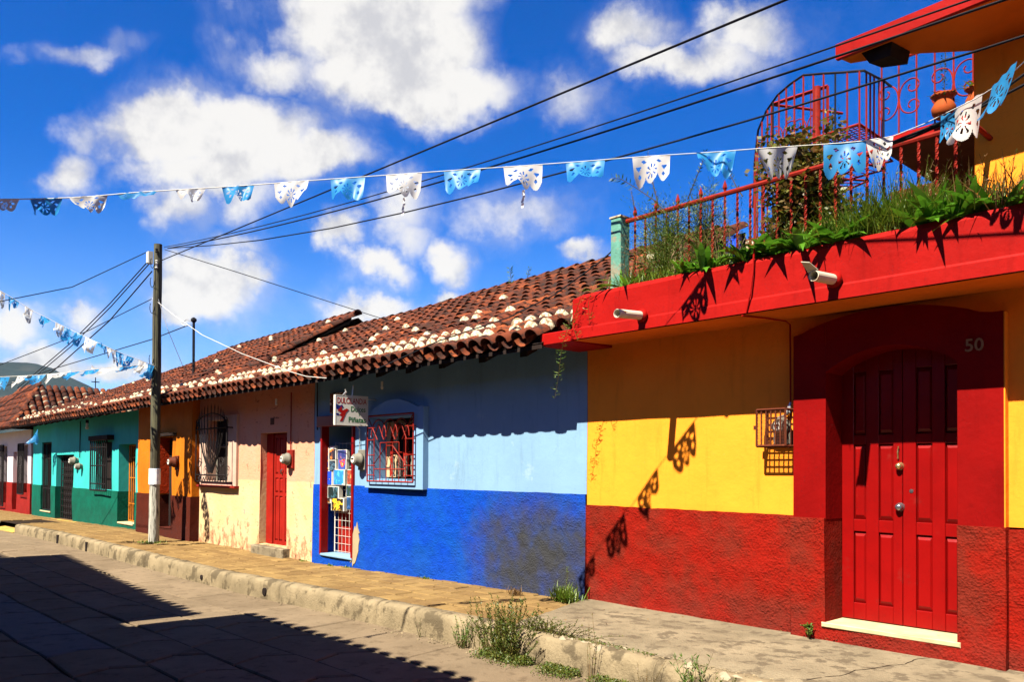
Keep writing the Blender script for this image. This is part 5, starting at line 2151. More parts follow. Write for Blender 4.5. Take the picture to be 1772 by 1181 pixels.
# ------------------------------------------------------------ utility pole, mast, wires
pole = thing('utility_pole', 'weathered wooden utility pole with white base at the kerb', 'utility pole', (-19.35, -.93, -.1))
b = MB()
pts = [(-19.35 + .012 * nz(z, 1) * 2, -.93 + .012 * nz(z, 2), -.4 + z * 1.0) for z in [i * .4 for i in range(19)]]
n = 14
for i, p in enumerate(pts):
    r_ = .118 - .028 * i / 18
    for k in range(n):
        a = k * math.tau / n
        rr = r_ * (1 + .06 * nz(math.cos(a) * 2, math.sin(a) * 2, i * .3))
        b.v.append((p[0] + rr * math.cos(a), p[1] + rr * math.sin(a), min(p[2], 6.80)))
for i in range(18):
    for k in range(n):
        b.f.append((i * n + k, i * n + (k + 1) % n, (i + 1) * n + (k + 1) % n, (i + 1) * n + k))
b.f.append(tuple(18 * n + k for k in range(n)))
b.build('shaft', POLEM, pole, smooth=False)
b = MB()
b.lathe([(.125, 0), (.127, .01), (.127, .36), (.125, .37)], (-19.35, -.93, 1.22), 14)
b.build('paper_band', paint('torn_white_paper', (.62, .64, .66), .8, 8, .15, 0, 0, col2=(.3, .45, .6), c2amt=.4, c2scale=9), pole)
p = at(262, 446, 1, -1.0)
b = MB()
b.bev(p.x - .06, p.x + .06, -1.10, -.98, p.z - .15, p.z + .13, .015)
b.build('junction_box', SIGNW, pole)
for z in (6.25, 6.35, 6.62):
    b = MB()
    b.lathe([(.02, -.05), (.035, -.03), (.02, 0), (.035, .03), (.02, .05)], (-19.24, -1.0, z), 8)
    b.build('insulator', SIGNW if z < 6.5 else GRILLBLK, pole)
b = MB()
for zc_ in (6.35, 5.9, 5.3, 4.1, 3.9):
    b.tube([(-19.46 + .02 * k - .1 * math.sin(k * .6), -1.04, zc_ + .12 * math.cos(k * .6)) for k in range(9)], .009, 4)
b.tube([(-19.24, -1.02, 6.4), (-19.23, -1.02, 3.3)], .009, 4)
b.build('cable_loops', BLACKC, pole)

mast = thing('service_mast', 'thin dark service mast rising from the tiled roof', 'mast', (-20.85, .5, 3.8))
b = MB()
b.tube([(-20.83, .5, 3.75), (-20.87, .5, 5.40)], .035, 8)
b.build('pipe', BLACKC, mast)
b = MB()
b.lathe([(.04, -.06), (.075, -.02), (.07, .03), (.02, .07)], (-20.87, .5, 5.42), 10)
b.build('weatherhead', BLACKC, mast)
b = MB()
b.tube([(-20.87, .5, 5.36), (-21.05, .38, 5.44), (-21.15, .3, 5.34), (-21.05, .38, 5.28), (-20.9, .46, 5.30)], .010, 5)
b.build('wire_loop', METAL, mast)


def wire(label, pts, r=.011, sag=0.0, n=24, mat=BLACKC, name='power_line', cat='cable', ext=1.0):
    """wire through given points (2 or more); first and last joined with a slight sag"""
    b = MB()
    P_ = [Vector(p) for p in pts]
    if ext > 1:
        P_[-1] = P_[0] + (P_[-1] - P_[0]) * ext
    out = []
    if len(P_) == 2:
        for i in range(n + 1):
            t_ = i / n
            q = P_[0].lerp(P_[1], t_)
            q.z -= sag * 4 * t_ * (1 - t_)
            out.append(q)
    else:
        out = P_
    b.tube(out, r, 5)
    o = b.build(name, mat)
    tag(o, label, cat)
    return o


PT = Vector((-18.8, -1.12, 0))
wire('uppermost dark cable from the pole to the top edge of the sky', [at(277, 452, 1, -.95), at(1358, 0, 2, 5.2)], .011, .0, ext=1.3)
wire('thin upper cable of the close pair climbing right from the pole top', [at(284, 428, 1, -.95), at(1562, 0, 2, 5.3)], .008, .28, ext=1.25)
wire('thicker lower cable of the close pair climbing right from the pole top', [at(290, 430, 1, -.95), at(1610, 0, 2, 5.25)], .011, .30, ext=1.25)
wire('sagging cable passing in front of the canopy and upper yellow wall', [at(290, 430, 1, -.95), at(367, 425, 1, -.95), at(450, 416, 1, -1.08), at(575, 395, 1, -1.05), at(700, 368, 1, -1.0), at(840, 334, 1, -.95), at(983, 296, 1, -.9), at(1064, 274, 1, -.88), at(1175, 243, 1, -.85), at(1300, 207, 1, -.8), at(1400, 177, 1, -.8), at(1560, 128, 1, -.78), at(1700, 85, 1, -.78), at(1800, 53, 1, -.78), at(2100, -50, 1, -.78)], .010)
wire('upper of two thick black cables by the terrace railing end', [at(1504, 257, 1, -.42), at(1545, 246, 1, -.45), at(1600, 224, 1, -.5), at(1660, 198, 1, -.5), at(1700, 181, 1, -.5), at(1772, 129, 1, -.5), at(1900, 30, 1, -.5)], .012)
wire('lower of two thick black cables by the terrace railing end', [at(1525, 256, 1, -.42), at(1580, 237, 1, -.45), at(1640, 211, 1, -.5), at(1700, 184, 1, -.5), at(1772, 147, 1, -.5), at(1900, 66, 1, -.5)], .012)
wire('cable leaving the pole top to the upper left over the road', [at(253, 437, 1, -.95), at(125, 497, 1, -2.6), at(0, 522, 1, -4.0), at(-300, 560, 1, -6.0)], .010)
b_ = [at(256, 456, 1, -.95), at(190, 530, 1, -1.15), at(120, 600, 1, -1.2), at(60, 650, 1, -1.25)]
wire('left one of the twin cables falling steeply from the pole', [at(255, 454, 1, -.95), at(190, 526, 1, -1.15), at(120, 596, 1, -1.2), at(57, 650, 1, -1.25), at(30, 672, 1, -1.3)], .014)
wire('right one of the twin cables falling steeply from the pole', [at(259, 456, 1, -.95), at(193, 530, 1, -1.15), at(123, 600, 1, -1.2), at(60, 653, 1, -1.25), at(33, 676, 1, -1.3)], .014)
wire('dark cable falling from the pole to the far left roof', [at(263, 470, 1, -.95), at(190, 555, 1, -1.15), at(95, 640, 1, -1.25), at(0, 705, 1, -1.4)], .016)
wire('thin cable from mid pole to the left edge of the sky', [at(262, 518, 1, -.95), at(150, 574, 1, -1.8), at(0, 632, 1, -3.0), at(-200, 690, 1, -5)], .010)
wire('cable from the roof mast passing behind the pole to the left', [at(326, 563, 1, .45), at(262, 588, 1, .2), at(95, 638, 1, -.6), at(0, 672, 1, -1.2), at(-60, 694, 1, -2)], .014)
wire('thin grey wire from the pole top down to the blue house roof', [at(285, 432, 1, -.95), at(400, 468, 1, -.6), at(540, 513, 1, .8), at(680, 558, 1, 2.4)], .008)
wire('thin slack wire dropping from the pole to the roof', [at(274, 518, 1, -.95), at(290, 570, 1, -.8), at(325, 655, 1, .2)], .006, mat=METAL)
wire('white sagging rope from the pole to the eave of the blue house', [at(264, 516, 1, -.95), at(300, 545, 1, -.95), at(350, 580, 1, -1.05), at(420, 613, 1, -1.0), at(500, 643, 1, -.95), at(530, 652, 1, -.9), at(565, 655, 1, -.82)], .006, mat=ROPE, name='rope', cat='rope')
wire('dark cable running over the tiles up to the terrace post', [at(1062, 432, 1, -.36), at(1040, 452, 1, -.45), at(960, 510, 1, -.55), at(880, 550, 1, -.7), at(760, 590, 1, -.8), at(650, 640, 1, -.86)], .009)


# ------------------------------------------------------------ cut paper bunting
def hole(u, v):
    """pattern of the cut film; u in -1..1 across, v 0..1 down. True = cut away"""
    # scalloped lower edge: three lobes
    lob = abs(math.sin((u + 1) * 1.5 * math.pi))
    if v > .70 + .30 * lob ** .7:
        return True
    if v < .09 or abs(u) > .965:
        return False
    r = math.hypot(u * 1.2, (v - .55) * 1.2)
    a = math.atan2(v - .55, u)
    if .09 < r < .34 and abs(math.cos(a * 4)) > .84 + (.2 - r) * .3:
        return True
    for s_ in (-1, 1):
        x, y = u * s_ - .70, v - .36
        if abs(x) + abs(y) * 1.2 < .16 and y > -.03:
            return True
        x, y = u * s_ - .66, v - .66
        if abs(x) + abs(y) < .10:
            return True
        x, y = u * s_ - .40, v - .19
        if abs(x) * .7 + abs(y) * 1.4 < .10:
            return True
    return False


def flag_piece(PA, PB, h, lift, side, pinch, fold, seed, N=56, M=46):
    """one cut flag between string points PA, PB. lift: angle the wind raises it; side: +1 towards houses, -1 street"""
    rg_ = random.Random(seed)
    PA, PB = Vector(PA), Vector(PB)
    ax = (PB - PA)
    Wd = ax.length
    ax.normalize()
    out = Vector((0, 0, 1)).cross(ax)
    out.normalize()
    if out.y < 0:
        out = -out
    out *= side
    b = MB()
    idx = {}
    ph = rg_.uniform(0, 6)
    ph2 = rg_.uniform(0, 6)

    def P(i, j):
        if (i, j) in idx:
            return idx[(i, j)]
        u = -1 + 2 * i / N
        v = j / M
        ang = lift * (.55 + .45 * v) + fold * .45 * math.sin(u * 2.6 + ph) * v
        # integrate roughly: direction of hanging
        dwn = Vector((0, 0, -1)) * math.cos(ang) + out * math.sin(ang)
        nrm = out * math.cos(ang) + Vector((0, 0, 1)) * math.sin(ang)
        uu = u * (1 - pinch * v) + .25 * fold * v * math.sin(ph2) * .5
        q = PA.lerp(PB, .5) + ax * (uu * Wd / 2) + dwn * (v * h)
        q += nrm * (fold * h * .22 * v * math.sin(u * 4.2 + ph2 + v * 1.5) + pinch * h * .35 * v * math.cos(u * 5 + ph))
        q += Vector((0, 0, .006 * math.sin(u * 9 + ph)))
        idx[(i, j)] = len(b.v)
        b.v.append(tuple(q))
        return idx[(i, j)]
    for i in range(N):
        for j in range(M):
            if hole(-1 + 2 * (i + .5) / N, (j + .5) / M):
                continue
            b.f.append((P(i, j), P(i + 1, j), P(i + 1, j + 1), P(i, j + 1)))
    return b


def ymain(x):
    pts = [(-400, -7.6), (0, -6.2), (300, -4.85), (500, -3.9), (716, -3.02), (821, -2.64), (934, -2.2), (1048, -1.8), (1150, -1.45), (1300, -1.0), (1480, -.62), (1545, -.45)]
    for (a_, va), (b_, vb) in zip(pts, pts[1:]):
        if x <= b_:
            return va + (vb - va) * (x - a_) / (b_ - a_)
    return -.45


SX = [(-400, 350), (0, 345), (80, 344), (148, 341), (236, 333), (300, 329), (415, 322), (530, 313), (630, 306), (700, 301), (800, 294), (905, 287), (1013, 279), (1127, 270), (1240, 263), (1300, 258), (1480, 246), (1545, 236)]


def ystr(x):
    for (a_, va), (b_, vb) in zip(SX, SX[1:]):
        if x <= b_:
            return va + (vb - va) * (x - a_) / (b_ - a_)
    return 236


def spt(x):
    return at(x, ystr(x), 1, ymain(x))


b = MB()
b.tube([spt(x) for x in range(-400, 1546, 35)] + [spt(1545)], .0045, 4)
b.tube([at(1545, 236, 1, -.45), at(1600, 214, 1, -.5), at(1690, 170, 1, -.8), at(1735, 142, 1, -1.0), at(1800, 80, 1, -1.2), at(1900, -20, 1, -1.4)], .0045, 4)
o = b.build('bunting_string', ROPE)
tag(o, 'thin pale string of the long bunting across the street', 'string')
MAIN = [  # x centre, half width px, colour, height m, lift deg, side, pinch, fold, label
    (12, 22, 'w', .10, 28, -1, .35, .9, 'crumpled white paper banner cut by the left edge of the picture'),
    (80, 28, 'b', .15, 24, -1, .30, .9, 'blue paper banner second from the left on the long string, one corner flipped up'),
    (153, 34, 'w', .15, 26, -1, .3, 1.0, 'white paper banner blown flat, third from the left on the long string'),
    (238, 34, 'b', .06, 28, -1, .2, .5, 'blue paper banner seen almost edge on, fourth from the left'),
    (330, 26, 'w', .13, 24, -1, .45, 1.0, 'twisted white paper banner over the big left cloud'),
    (412, 28, 'b', .20, 26, -1, .35, .9, 'blue paper banner with a rolled end, left of the first hanging white one'),
    (504, 30, 'w', .25, 26, -1, .18, .7, 'white paper banner with ragged lobes, leftmost one hanging downward'),
    (602, 30, 'b', .26, 20, -1, .12, .6, 'blue paper banner directly above the crossing of the cables'),
    (699, 31, 'w', .25, 18, -1, .12, .6, 'white paper banner with a torn strip hanging, right of the cable crossing'),
    (800, 32, 'b', .25, 24, -1, .12, .6, 'blue paper banner between the two white ones with torn strips'),
    (905, 34, 'w', .25, 18, -1, .12, .6, 'white paper banner with a long torn strip over the middle cloud gap'),
    (1013, 34, 'b', .24, 26, -1, .12, .7, 'blue paper banner just left of the arching leafy branch'),
    (1127, 33, 'w', .28, 14, -1, .12, .7, 'white paper banner above the arching branch and the green post'),
    (1240, 34, 'b', .28, 32, -1, .22, 1.0, 'blue paper banner with folded left side over the railing'),
    (1345, 36, 'w', .27, 34, 1, .5, .5, 'white paper banner gathered to a point before the spiral stair'),
    (1462, 37, 'b', .31, 8, -1, .02, .35, 'large flat blue paper banner in front of the landing grate'),
    (1522, 24, 'w', .28, 14, -1, .4, .7, 'crumpled grey white paper banner tied at the railing end'),
]
for i, (xc, hwid, c_, h_, li, sd2, pi, fo, lab) in enumerate(MAIN):
    b = flag_piece(spt(xc - hwid), spt(xc + hwid), h_, R(li), sd2, pi, fo, 40 + i)
    o = b.build('paper_banner', FB if c_ == 'b' else FW)
    tag(o, lab, 'paper banner', 'cut paper banners on the long string')
    if xc in (699, 905):
        s_ = MB()
        p = spt(xc + 6)
        q = [p + Vector((0, -.04, -.24)), p + Vector((.02, -.05, -.30)), p + Vector((-.01, -.04, -.36)), p + Vector((.015, -.06, -.42))]
        for a_, c2 in zip(q, q[1:]):
            s_.add([a_ - Vector((.012, 0, 0)), a_ + Vector((.012, .01, 0)), c2 + Vector((.012, 0, 0)), c2 - Vector((.012, .01, 0))], [(0, 1, 2, 3)])
        t2 = s_.build('torn_strip', FW, o)
# the three larger banners near the upper wall
for (pa, pb, c_, h_, li, pi, fo, lab) in (
        (at(1628, 202, 1, -.56), at(1662, 188, 1, -.62), 'b', .24, 6, .05, .3, 'dark blue paper banner hanging in shade by the flower pots'),
        (at(1652, 190, 1, -.62), at(1700, 160, 1, -.80), 'w', .33, 10, .08, .4, 'large white paper banner before the edge of the upper yellow wall'),
        (at(1716, 152, 1, -1.05), at(1760, 104, 1, -1.25), 'b', .30, 20, .0, .2, 'blue paper banner on the upper yellow wall at the right edge of the picture')):
    b = flag_piece(pa, pb, h_, R(li), -1, pi, fo, hash(lab) % 7 + 3 if False else len(lab))
    o = b.build('paper_banner', FB if c_ == 'b' else FW)
    tag(o, lab, 'paper banner', 'cut paper banners on the long string')

# distant strings tied to the pole
s2 = [((-60, 468), -4.5), ((0, 503), -3.95), ((60, 540), -3.35), ((120, 570), -2.75), ((170, 594), -2.3), ((215, 614), -1.8), ((245, 625), -1.4), ((268, 634), -1.05)]
s3 = [((-40, 658), -4.2), ((0, 653), -4.0), ((60, 650), -3.6), ((120, 645), -3.1), ((180, 638), -2.4), ((230, 634), -1.6), ((265, 631), -1.05)]


def along(seq, x):
    for ((xa, ya), da), ((xb, yb), db) in zip(seq, seq[1:]):
        if x <= xb:
            t_ = (x - xa) / (xb - xa)
            return at(x, ya + (yb - ya) * t_, 1, da + (db - da) * t_)
    return at(seq[-1][0][0], seq[-1][0][1], 1, seq[-1][1])


for seq, lab in ((s2, 'string of the small bunting falling to the pole from the upper left'), (s3, 'string of the small bunting hanging nearly level over the hill')):
    b = MB()
    b.tube([at(x, y, 1, Y) for (x, y), Y in seq], .005, 4)
    tag(b.build('bunting_string', ROPE), lab, 'string')
D2 = [(2, 7, 'w'), (24, 9, 'b'), (50, 7, 'w'), (80, 9, 'b'), (104, 8, 'w'), (118, 7, 'b'), (137, 7, 'b'), (158, 10, 'w'), (176, 8, 'b'), (192, 8, 'w'), (207, 7, 'b'), (226, 6, 'b'), (247, 7, 'w'), (262, 6, 'b')]
ordn = ['first', 'second', 'third', 'fourth', 'fifth', 'sixth', 'seventh', 'eighth', 'ninth', 'tenth', 'eleventh', 'twelfth', 'thirteenth', 'fourteenth']
for i, (xc, hw_, c_) in enumerate(D2):
    b = flag_piece(along(s2, xc - hw_), along(s2, min(xc + hw_, 267)), .36, R(15 + (i * 37) % 60), -1, .25, .8, 90 + i, 16, 14)
    o = b.build('paper_banner', FB if c_ == 'b' else FW)
    tag(o, '%s small paper banner, %s from the left edge on the string falling to the pole' % ('blue' if c_ == 'b' else 'white', ordn[i]), 'paper banner', 'small banners on the string falling to the pole')
D3 = [(6, 11, 'b'), (39, 9, 'w'), (68, 12, 'b'), (98, 13, 'w'), (128, 11, 'b'), (160, 13, 'b'), (190, 14, 'w'), (228, 13, 'b'), (254, 9, 'w')]
for i, (xc, hw_, c_) in enumerate(D3):
    b = flag_piece(along(s3, xc - hw_), along(s3, min(xc + hw_, 264)), .30, R(30 + min(50, i * 12)), -1, .15, .6, 120 + i, 16, 14)
    o = b.build('paper_banner', FB if c_ == 'b' else FW)
    tag(o, '%s small paper banner, %s from the left edge on the level string over the hill' % ('blue' if c_ == 'b' else 'white', ordn[i]), 'paper banner', 'small banners on the level string')
b = flag_piece((-19.50, -1.06, 3.98), (-19.20, -1.07, 4.0), .34, R(4), -1, .35, .8, 33, 16, 14)
tag(b.build('paper_banner', FB), 'crumpled blue paper banner wrapped against the wooden pole', 'paper banner')
b = flag_piece(at(60, 752, 1, -.6), at(66, 742, 1, -.62), .45, R(8), -1, .3, .9, 35, 16, 14)
tag(b.build('paper_banner', FB), 'blue and white paper banner caught at the corner of the turquoise house', 'paper banner')


# ------------------------------------------------------------ plants
def blade(b, base, d, L, w, bend, n=4, rg_=random):
    """arched strap leaf or grass blade"""
    d = Vector(d).normalized()
    side = d.cross(Vector((0, 0, 1)))
    if side.length < .05:
        side = Vector((1, 0, 0))
    side.normalize()
    o = len(b.v)
    p = Vector(base)
    for i in range(n + 1):
        t_ = i / n
        ww = w * (1 - t_ ** 2) * (.55 + .9 * min(1, t_ * 2.5)) * .62
        q = p + d * (L * t_) + Vector((0, 0, -bend * L * t_ * t_))
        if i == n:
            b.v.append(tuple(q))
        else:
            b.v.append(tuple(q - side * ww))
            b.v.append(tuple(q + side * ww - Vector((0, 0, ww * .25))))
    for i in range(n - 1):
        b.f.append((o + 2 * i, o + 2 * i + 1, o + 2 * i + 3, o + 2 * i + 2))
    b.f.append((o + 2 * n - 2, o + 2 * n - 1, o + 2 * n))


def leafy(b, p, d, L, w, rg_):
    d = Vector(d)
    if d.length < 1e-4:
        d = Vector((0, 0, 1))
    d.normalize()
    s_ = d.cross(Vector((rg_.uniform(-1, 1), rg_.uniform(-1, 1), rg_.uniform(-1, 1))))
    if s_.length < .05:
        s_ = Vector((1, 0, 0))
    s_.normalize()
    p = Vector(p)
    b.add([p, p + d * L * .45 - s_ * w / 2, p + d * L, p + d * L * .45 + s_ * w / 2], [(0, 1, 2, 3)])


def rdir(rg_, up=.6):
    a = rg_.uniform(0, math.tau)
    return Vector((math.cos(a), math.sin(a), up * rg_.uniform(.3, 1.6)))


def grass_clump(name, label, cat, c, rx, ry, h, n, mat, seed, group=None, droop=.35, w=.006):
    rg_ = random.Random(seed)
    b = MB()
    for k in range(n):
        base = Vector((c[0] + rg_.gauss(0, rx), c[1] + rg_.gauss(0, ry), c[2]))
        blade(b, base, rdir(rg_, 2.2), h * rg_.uniform(.5, 1.15), w, droop * rg_.uniform(.4, 1.5), 4, rg_)
    o = b.build(name, mat)
    return tag(o, label, cat, group)


def strap_plant(label, c, n, L, w, seed, group='broad leaved plants along the terrace edge', mat=STRAP):
    rg_ = random.Random(seed)
    t_ = thing('strap_leaf_plant', label, 'plant', c, group)
    for k in range(n):
        b = MB()
        a = rg_.uniform(0, math.tau)
        up = rg_.uniform(.35, 2.0)
        blade(b, (c[0] + rg_.gauss(0, .05), c[1] + rg_.gauss(0, .04), c[2]), (math.cos(a), math.sin(a) * .9 - .15, up), L * rg_.uniform(.6, 1.15), w * rg_.uniform(.8, 1.2), rg_.uniform(.2, .65), 5)
        b.build('leaf', mat, t_)
    return t_


def fern_plant(label, c, r, h, n, seed, mat=FERN, cat='shrub', name='feathery_shrub', ls=.03, lw=.006, stems=6):
    rg_ = random.Random(seed)
    t_ = thing(name, label, cat, c)
    sm = MB()
    fo = MB()
    for k in range(stems):
        a = rg_.uniform(0, math.tau)
        top = Vector((c[0] + r * .8 * math.cos(a) * rg_.random(), c[1] + r * .5 * math.sin(a) * rg_.random(), c[2] + h * rg_.uniform(.6, 1.05)))
        mid = Vector(c).lerp(top, .5) + Vector((rg_.gauss(0, .03), rg_.gauss(0, .03), .04))
        sm.tube([c, mid, top], .006, 4, .002)
        for q in range(n // stems):
            f_ = rg_.uniform(.15, 1.0)
            p = Vector(c).lerp(mid, f_ * 2) if f_ < .5 else mid.lerp(top, f_ * 2 - 1)
            d = rdir(rg_, .5)
            e = p + d.normalized() * r * rg_.uniform(.2, .75)
            for w_ in range(7):
                s2_ = p.lerp(e, w_ / 7 + .1)
                leafy(fo, s2_, rdir(rg_, .7) * .6 + d, ls * rg_.uniform(.6, 1.3), lw, rg_)
    sm.build('stem', STEM, t_)
    stuff(fo.build('foliage', mat, t_))
    return t_


def straggle(name, label, cat, c, rx, ry, h, stems, leaves, mat, seed, ls=.024, lw=.009, lean=.25, group=None):
    rg_ = random.Random(seed)
    t_ = thing(name, label, cat, c, group)
    sm_, fo_ = MB(), MB()
    for k in range(stems):
        b0 = Vector((c[0] + rg_.gauss(0, rx * .35), c[1] + rg_.gauss(0, ry * .35), c[2]))
        hh = h * rg_.uniform(.35, 1.05)
        tip = b0 + Vector((rg_.gauss(0, lean) * hh + (b0.x - c[0]) * .8, rg_.gauss(0, lean) * hh, hh))
        mid = b0.lerp(tip, .5) + Vector((rg_.gauss(0, .03), rg_.gauss(0, .03), .02))
        sm_.tube([b0, mid, tip], .0035, 3, .0012)
        for q in range(leaves):
            f_ = rg_.random() ** .8
            p = b0.lerp(mid, f_ * 2) if f_ < .5 else mid.lerp(tip, f_ * 2 - 1)
            leafy(fo_, p, rdir(rg_, 1.1), ls * rg_.uniform(.5, 1.4), lw * rg_.uniform(.6, 1.2), rg_)
    sm_.build('stem', DRY if seed % 2 else STEM, t_)
    stuff(fo_.build('foliage', mat, t_))
    return t_


def TP(px_, py_, Y):
    return at(px_, py_, 1, Y)


TE = -.52   # planting strip behind the fascia
tz = 3.63
for i, (px_, lab) in enumerate(((1085, 'small strap leaved plant at the foot of the green post'), (1190, 'broad leaved plant left of the first dark banner shadow'), (1235, 'broad leaved plant above the left waterspout'), (1300, 'bright broad leaved plant below the blue banner'),
                                (1345, 'tall broad leaved plant below the rose bush'), (1400, 'broad leaved plant right of the rose bush foot'), (1455, 'broad leaved plant above the right waterspout'), (1590, 'spreading broad leaved plant drooping over the red fascia'),
                                (1630, 'broad leaved plant below the dark blue banner'), (1680, 'broad leaved plant at the corner of the upper yellow wall'), (1735, 'broad leaved plant at the right edge before the yellow wall'))):
    p = TP(px_, 440, TE)
    strap_plant(lab, (p.x, TE - .04 + .05 * math.sin(i * 2), tz), 26 if i not in (0,) else 12, .46 if i < 7 else .50, .052 if i > 1 else .028, 200 + i)
for i, (px_, n_, h_, lab) in enumerate(((1110, 300, .24, 'grass tuft beside the green post'), (1160, 300, .22, 'yellowish grass tuft before the ferny shrub'), (1270, 300, .24, 'short grass tuft under the railing middle'), (1430, 320, .32, 'grass tuft between two broad leaved plants'),
                                        (1500, 420, .46, 'tall fine grass tuft in front of the turquoise trough'), (1540, 460, .50, 'tallest seeding grass tuft before the turquoise trough'), (1580, 360, .42, 'tall grass tuft under the balcony beam'), (1660, 320, .34, 'grass tuft near the edge of the upper yellow wall'), (1720, 160, .42, 'thin dry grass tuft against the upper yellow wall'))):
    p = TP(px_, 440, TE)
    grass_clump('grass_tuft', lab, 'grass', (p.x, TE + .08, tz), .19, .09, h_ * 1.3, int(n_ * 1.5), GRASS if i != 8 else DRY, 300 + i, 'grass tufts along the terrace edge', .28, .006)
p = TP(1150, 440, -.35)
fern_plant('feathery asparagus shrub growing through the left railing', (p.x, -.38, tz), .52, .88, 1300, 401, ls=.036, lw=.007, stems=22)
p = TP(1215, 440, -.2)
fern_plant('feathery green shrub spilling over the handrail middle', (p.x, -.2, tz), .40, 1.0, 800, 402, ls=.036, lw=.007, stems=14)
p = TP(1095, 440, -.45)
fern_plant('thin brownish seeding weed in front of the green post', (p.x, -.5, tz), .20, .62, 60, 403, mat=DRY, ls=.022, lw=.004)


def branch_plant(label, pts, pairs, L, w, mat, seed, name='leafy_branch', r=.007, cat='branch'):
    rg_ = random.Random(seed)
    t_ = thing(name, label, cat, pts[0])
    s_ = MB()
    # smooth the way
    P_ = [Vector(p) for p in pts]
    s_.tube(P_, r, 5, r * .4)
    s_.build('stem', STEM, t_)
    fo = MB()
    for k in range(pairs):
        f_ = .2 + .8 * k / (pairs - 1)
        g_ = f_ * (len(P_) - 1)
        i = min(int(g_), len(P_) - 2)
        p = P_[i].lerp(P_[i + 1], g_ - i)
        d = (P_[i + 1] - P_[i]).normalized()
        for s2_ in (-1, 1):
            sd3 = d.cross(Vector((0, -1, .3))).normalized() * s2_
            leafy(fo, p, d * .55 + sd3 + Vector((0, 0, rg_.uniform(-.1, .2))), L * rg_.uniform(.8, 1.1), w, rg_)
    stuff(fo.build('foliage', mat, t_))
    return t_


DKLEAF = leafmat('dark_green_leaf', (.010, .030, .008), (.03, .06, .012), .4)
branch_plant('long arching leafy branch reaching left above the green post', [TP(1160, 375, -.35), TP(1130, 345, -.4), TP(1100, 325, -.45), TP(1075, 310, -.5), TP(1060, 308, -.55)], 13, .075, .020, DKLEAF, 501)
branch_plant('upright leafy branch under the folded blue banner', [TP(1190, 345, -.3), TP(1198, 325, -.3), TP(1208, 300, -.3), TP(1216, 280, -.3), TP(1220, 262, -.3)], 11, .05, .014, DKLEAF, 502)
branch_plant('thin bare stalk rising over the banner above the post', [TP(1140, 360, -.3), TP(1133, 330, -.3), TP(1125, 300, -.3), TP(1121, 264, -.3)], 10, .03, .010, DRY, 503)
branch_plant('dark leafy twig leaning left of the stair foot', [TP(1285, 340, -.1), TP(1275, 325, -.1), TP(1265, 305, -.1), TP(1262, 300, -.1)], 9, .05, .014, DKLEAF, 504)
branch_plant('thin dry stalk beside the green post', [TP(1100, 375, -.3), TP(1096, 350, -.3), TP(1092, 330, -.3)], 8, .025, .006, DRY, 505)

for i, (px_, h_, m_, lab) in enumerate(((1140, .75, FERN, 'wispy tangle of stems behind the green post'), (1250, .80, FERN, 'wispy green weed growing through the middle of the railing'), (1320, .62, FERN, 'wispy weed left of the rose bush'), (1520, .72, GRASS, 'tall seeding weed before the dark porch'), (1570, .62, DRY, 'tall straw coloured weed before the dark porch'),
                                        (1610, .56, FERN, 'leafy weed under the flower pots'), (1700, .62, DRY, 'thin dry weed against the upper yellow wall'))):
    p = TP(px_, 440, TE)
    straggle('wild_weed', lab, 'weed', (p.x, TE + .14, tz - .03), .45, .20, h_, 34, 18, m_, 800 + i, ls=.032, lw=.008, lean=.22, group='wild weeds along the terrace edge')
# rose bush climbing at the foot of the stair
rb = thing('rose_bush', 'large dark reddish rose bush climbing before the spiral stair', 'shrub', (-3.95, -.15, 3.6))
rg = random.Random(77)
sm = MB()
fo = MB()
fy = MB()
for k in range(120):
    px_, py_ = rg.gauss(1384, 36), rg.uniform(228, 435)
    if py_ > 300:
        px_ = rg.gauss(1402, 40)
    Yd = rg.uniform(-.25, .35)
    top = TP(px_, py_, Yd)
    base = Vector((-4.0 + rg.gauss(0, .12), -.1 + rg.gauss(0, .06), 3.6))
    mid = base.lerp(top, .55) + Vector((rg.gauss(0, .06), rg.gauss(0, .06), .05))
    sm.tube([base, mid, top], .008, 4, .003)
    for q in range(80):
        f_ = rg.uniform(.35, 1.06)
        p = mid.lerp(top, (f_ - .35) / .65) if f_ > .35 else base.lerp(mid, f_ / .35)
        p = p + Vector((rg.gauss(0, .055), rg.gauss(0, .06), rg.gauss(0, .05)))
        leafy(fy if rg.random() < .20 else fo, p, rdir(rg, .2), rg.uniform(.045, .08), rg.uniform(.035, .055), rg)
sm.build('stem', STEM, rb)
stuff(fo.build('foliage', ROSE, rb))
stuff(fy.build('yellow_foliage', ROSEY, rb))  # yellow leaves strewn at random through the bush
# rose shoots at the curved rail
branch_plant('rose shoot with round leaves climbing the foot of the curved rail', [TP(1318, 330, 1.6), TP(1312, 290, 1.6), TP(1316, 255, 1.6), TP(1318, 240, 1.6)], 9, .085, .06, ROSE, 506)
branch_plant('rose shoot with yellow leaves at the left of the curved rail', [TP(1330, 300, 1.4), TP(1326, 280, 1.4), TP(1330, 262, 1.4), TP(1340, 245, 1.4)], 7, .085, .06, ROSEY, 507)
sp_ = thing('succulent_plant', 'pale yellow green succulent on the stair landing', 'plant', at(1440, 225, 1, 1.5))
rg = random.Random(12)
fo = MB()
for k in range(60):
    p = at(rg.gauss(1440, 9), rg.uniform(190, 235), 1, 1.5 + rg.gauss(0, .05))
    leafy(fo, p, rdir(rg, .8), .06, .03, rg)
fo.build('foliage', ROSEY, sp_)
b = MB()
q = at(1440, 238, 1, 1.5)
b.tube([q, q + Vector((0, 0, .22))], .01, 5)
b.build('stem', STEM, sp_)

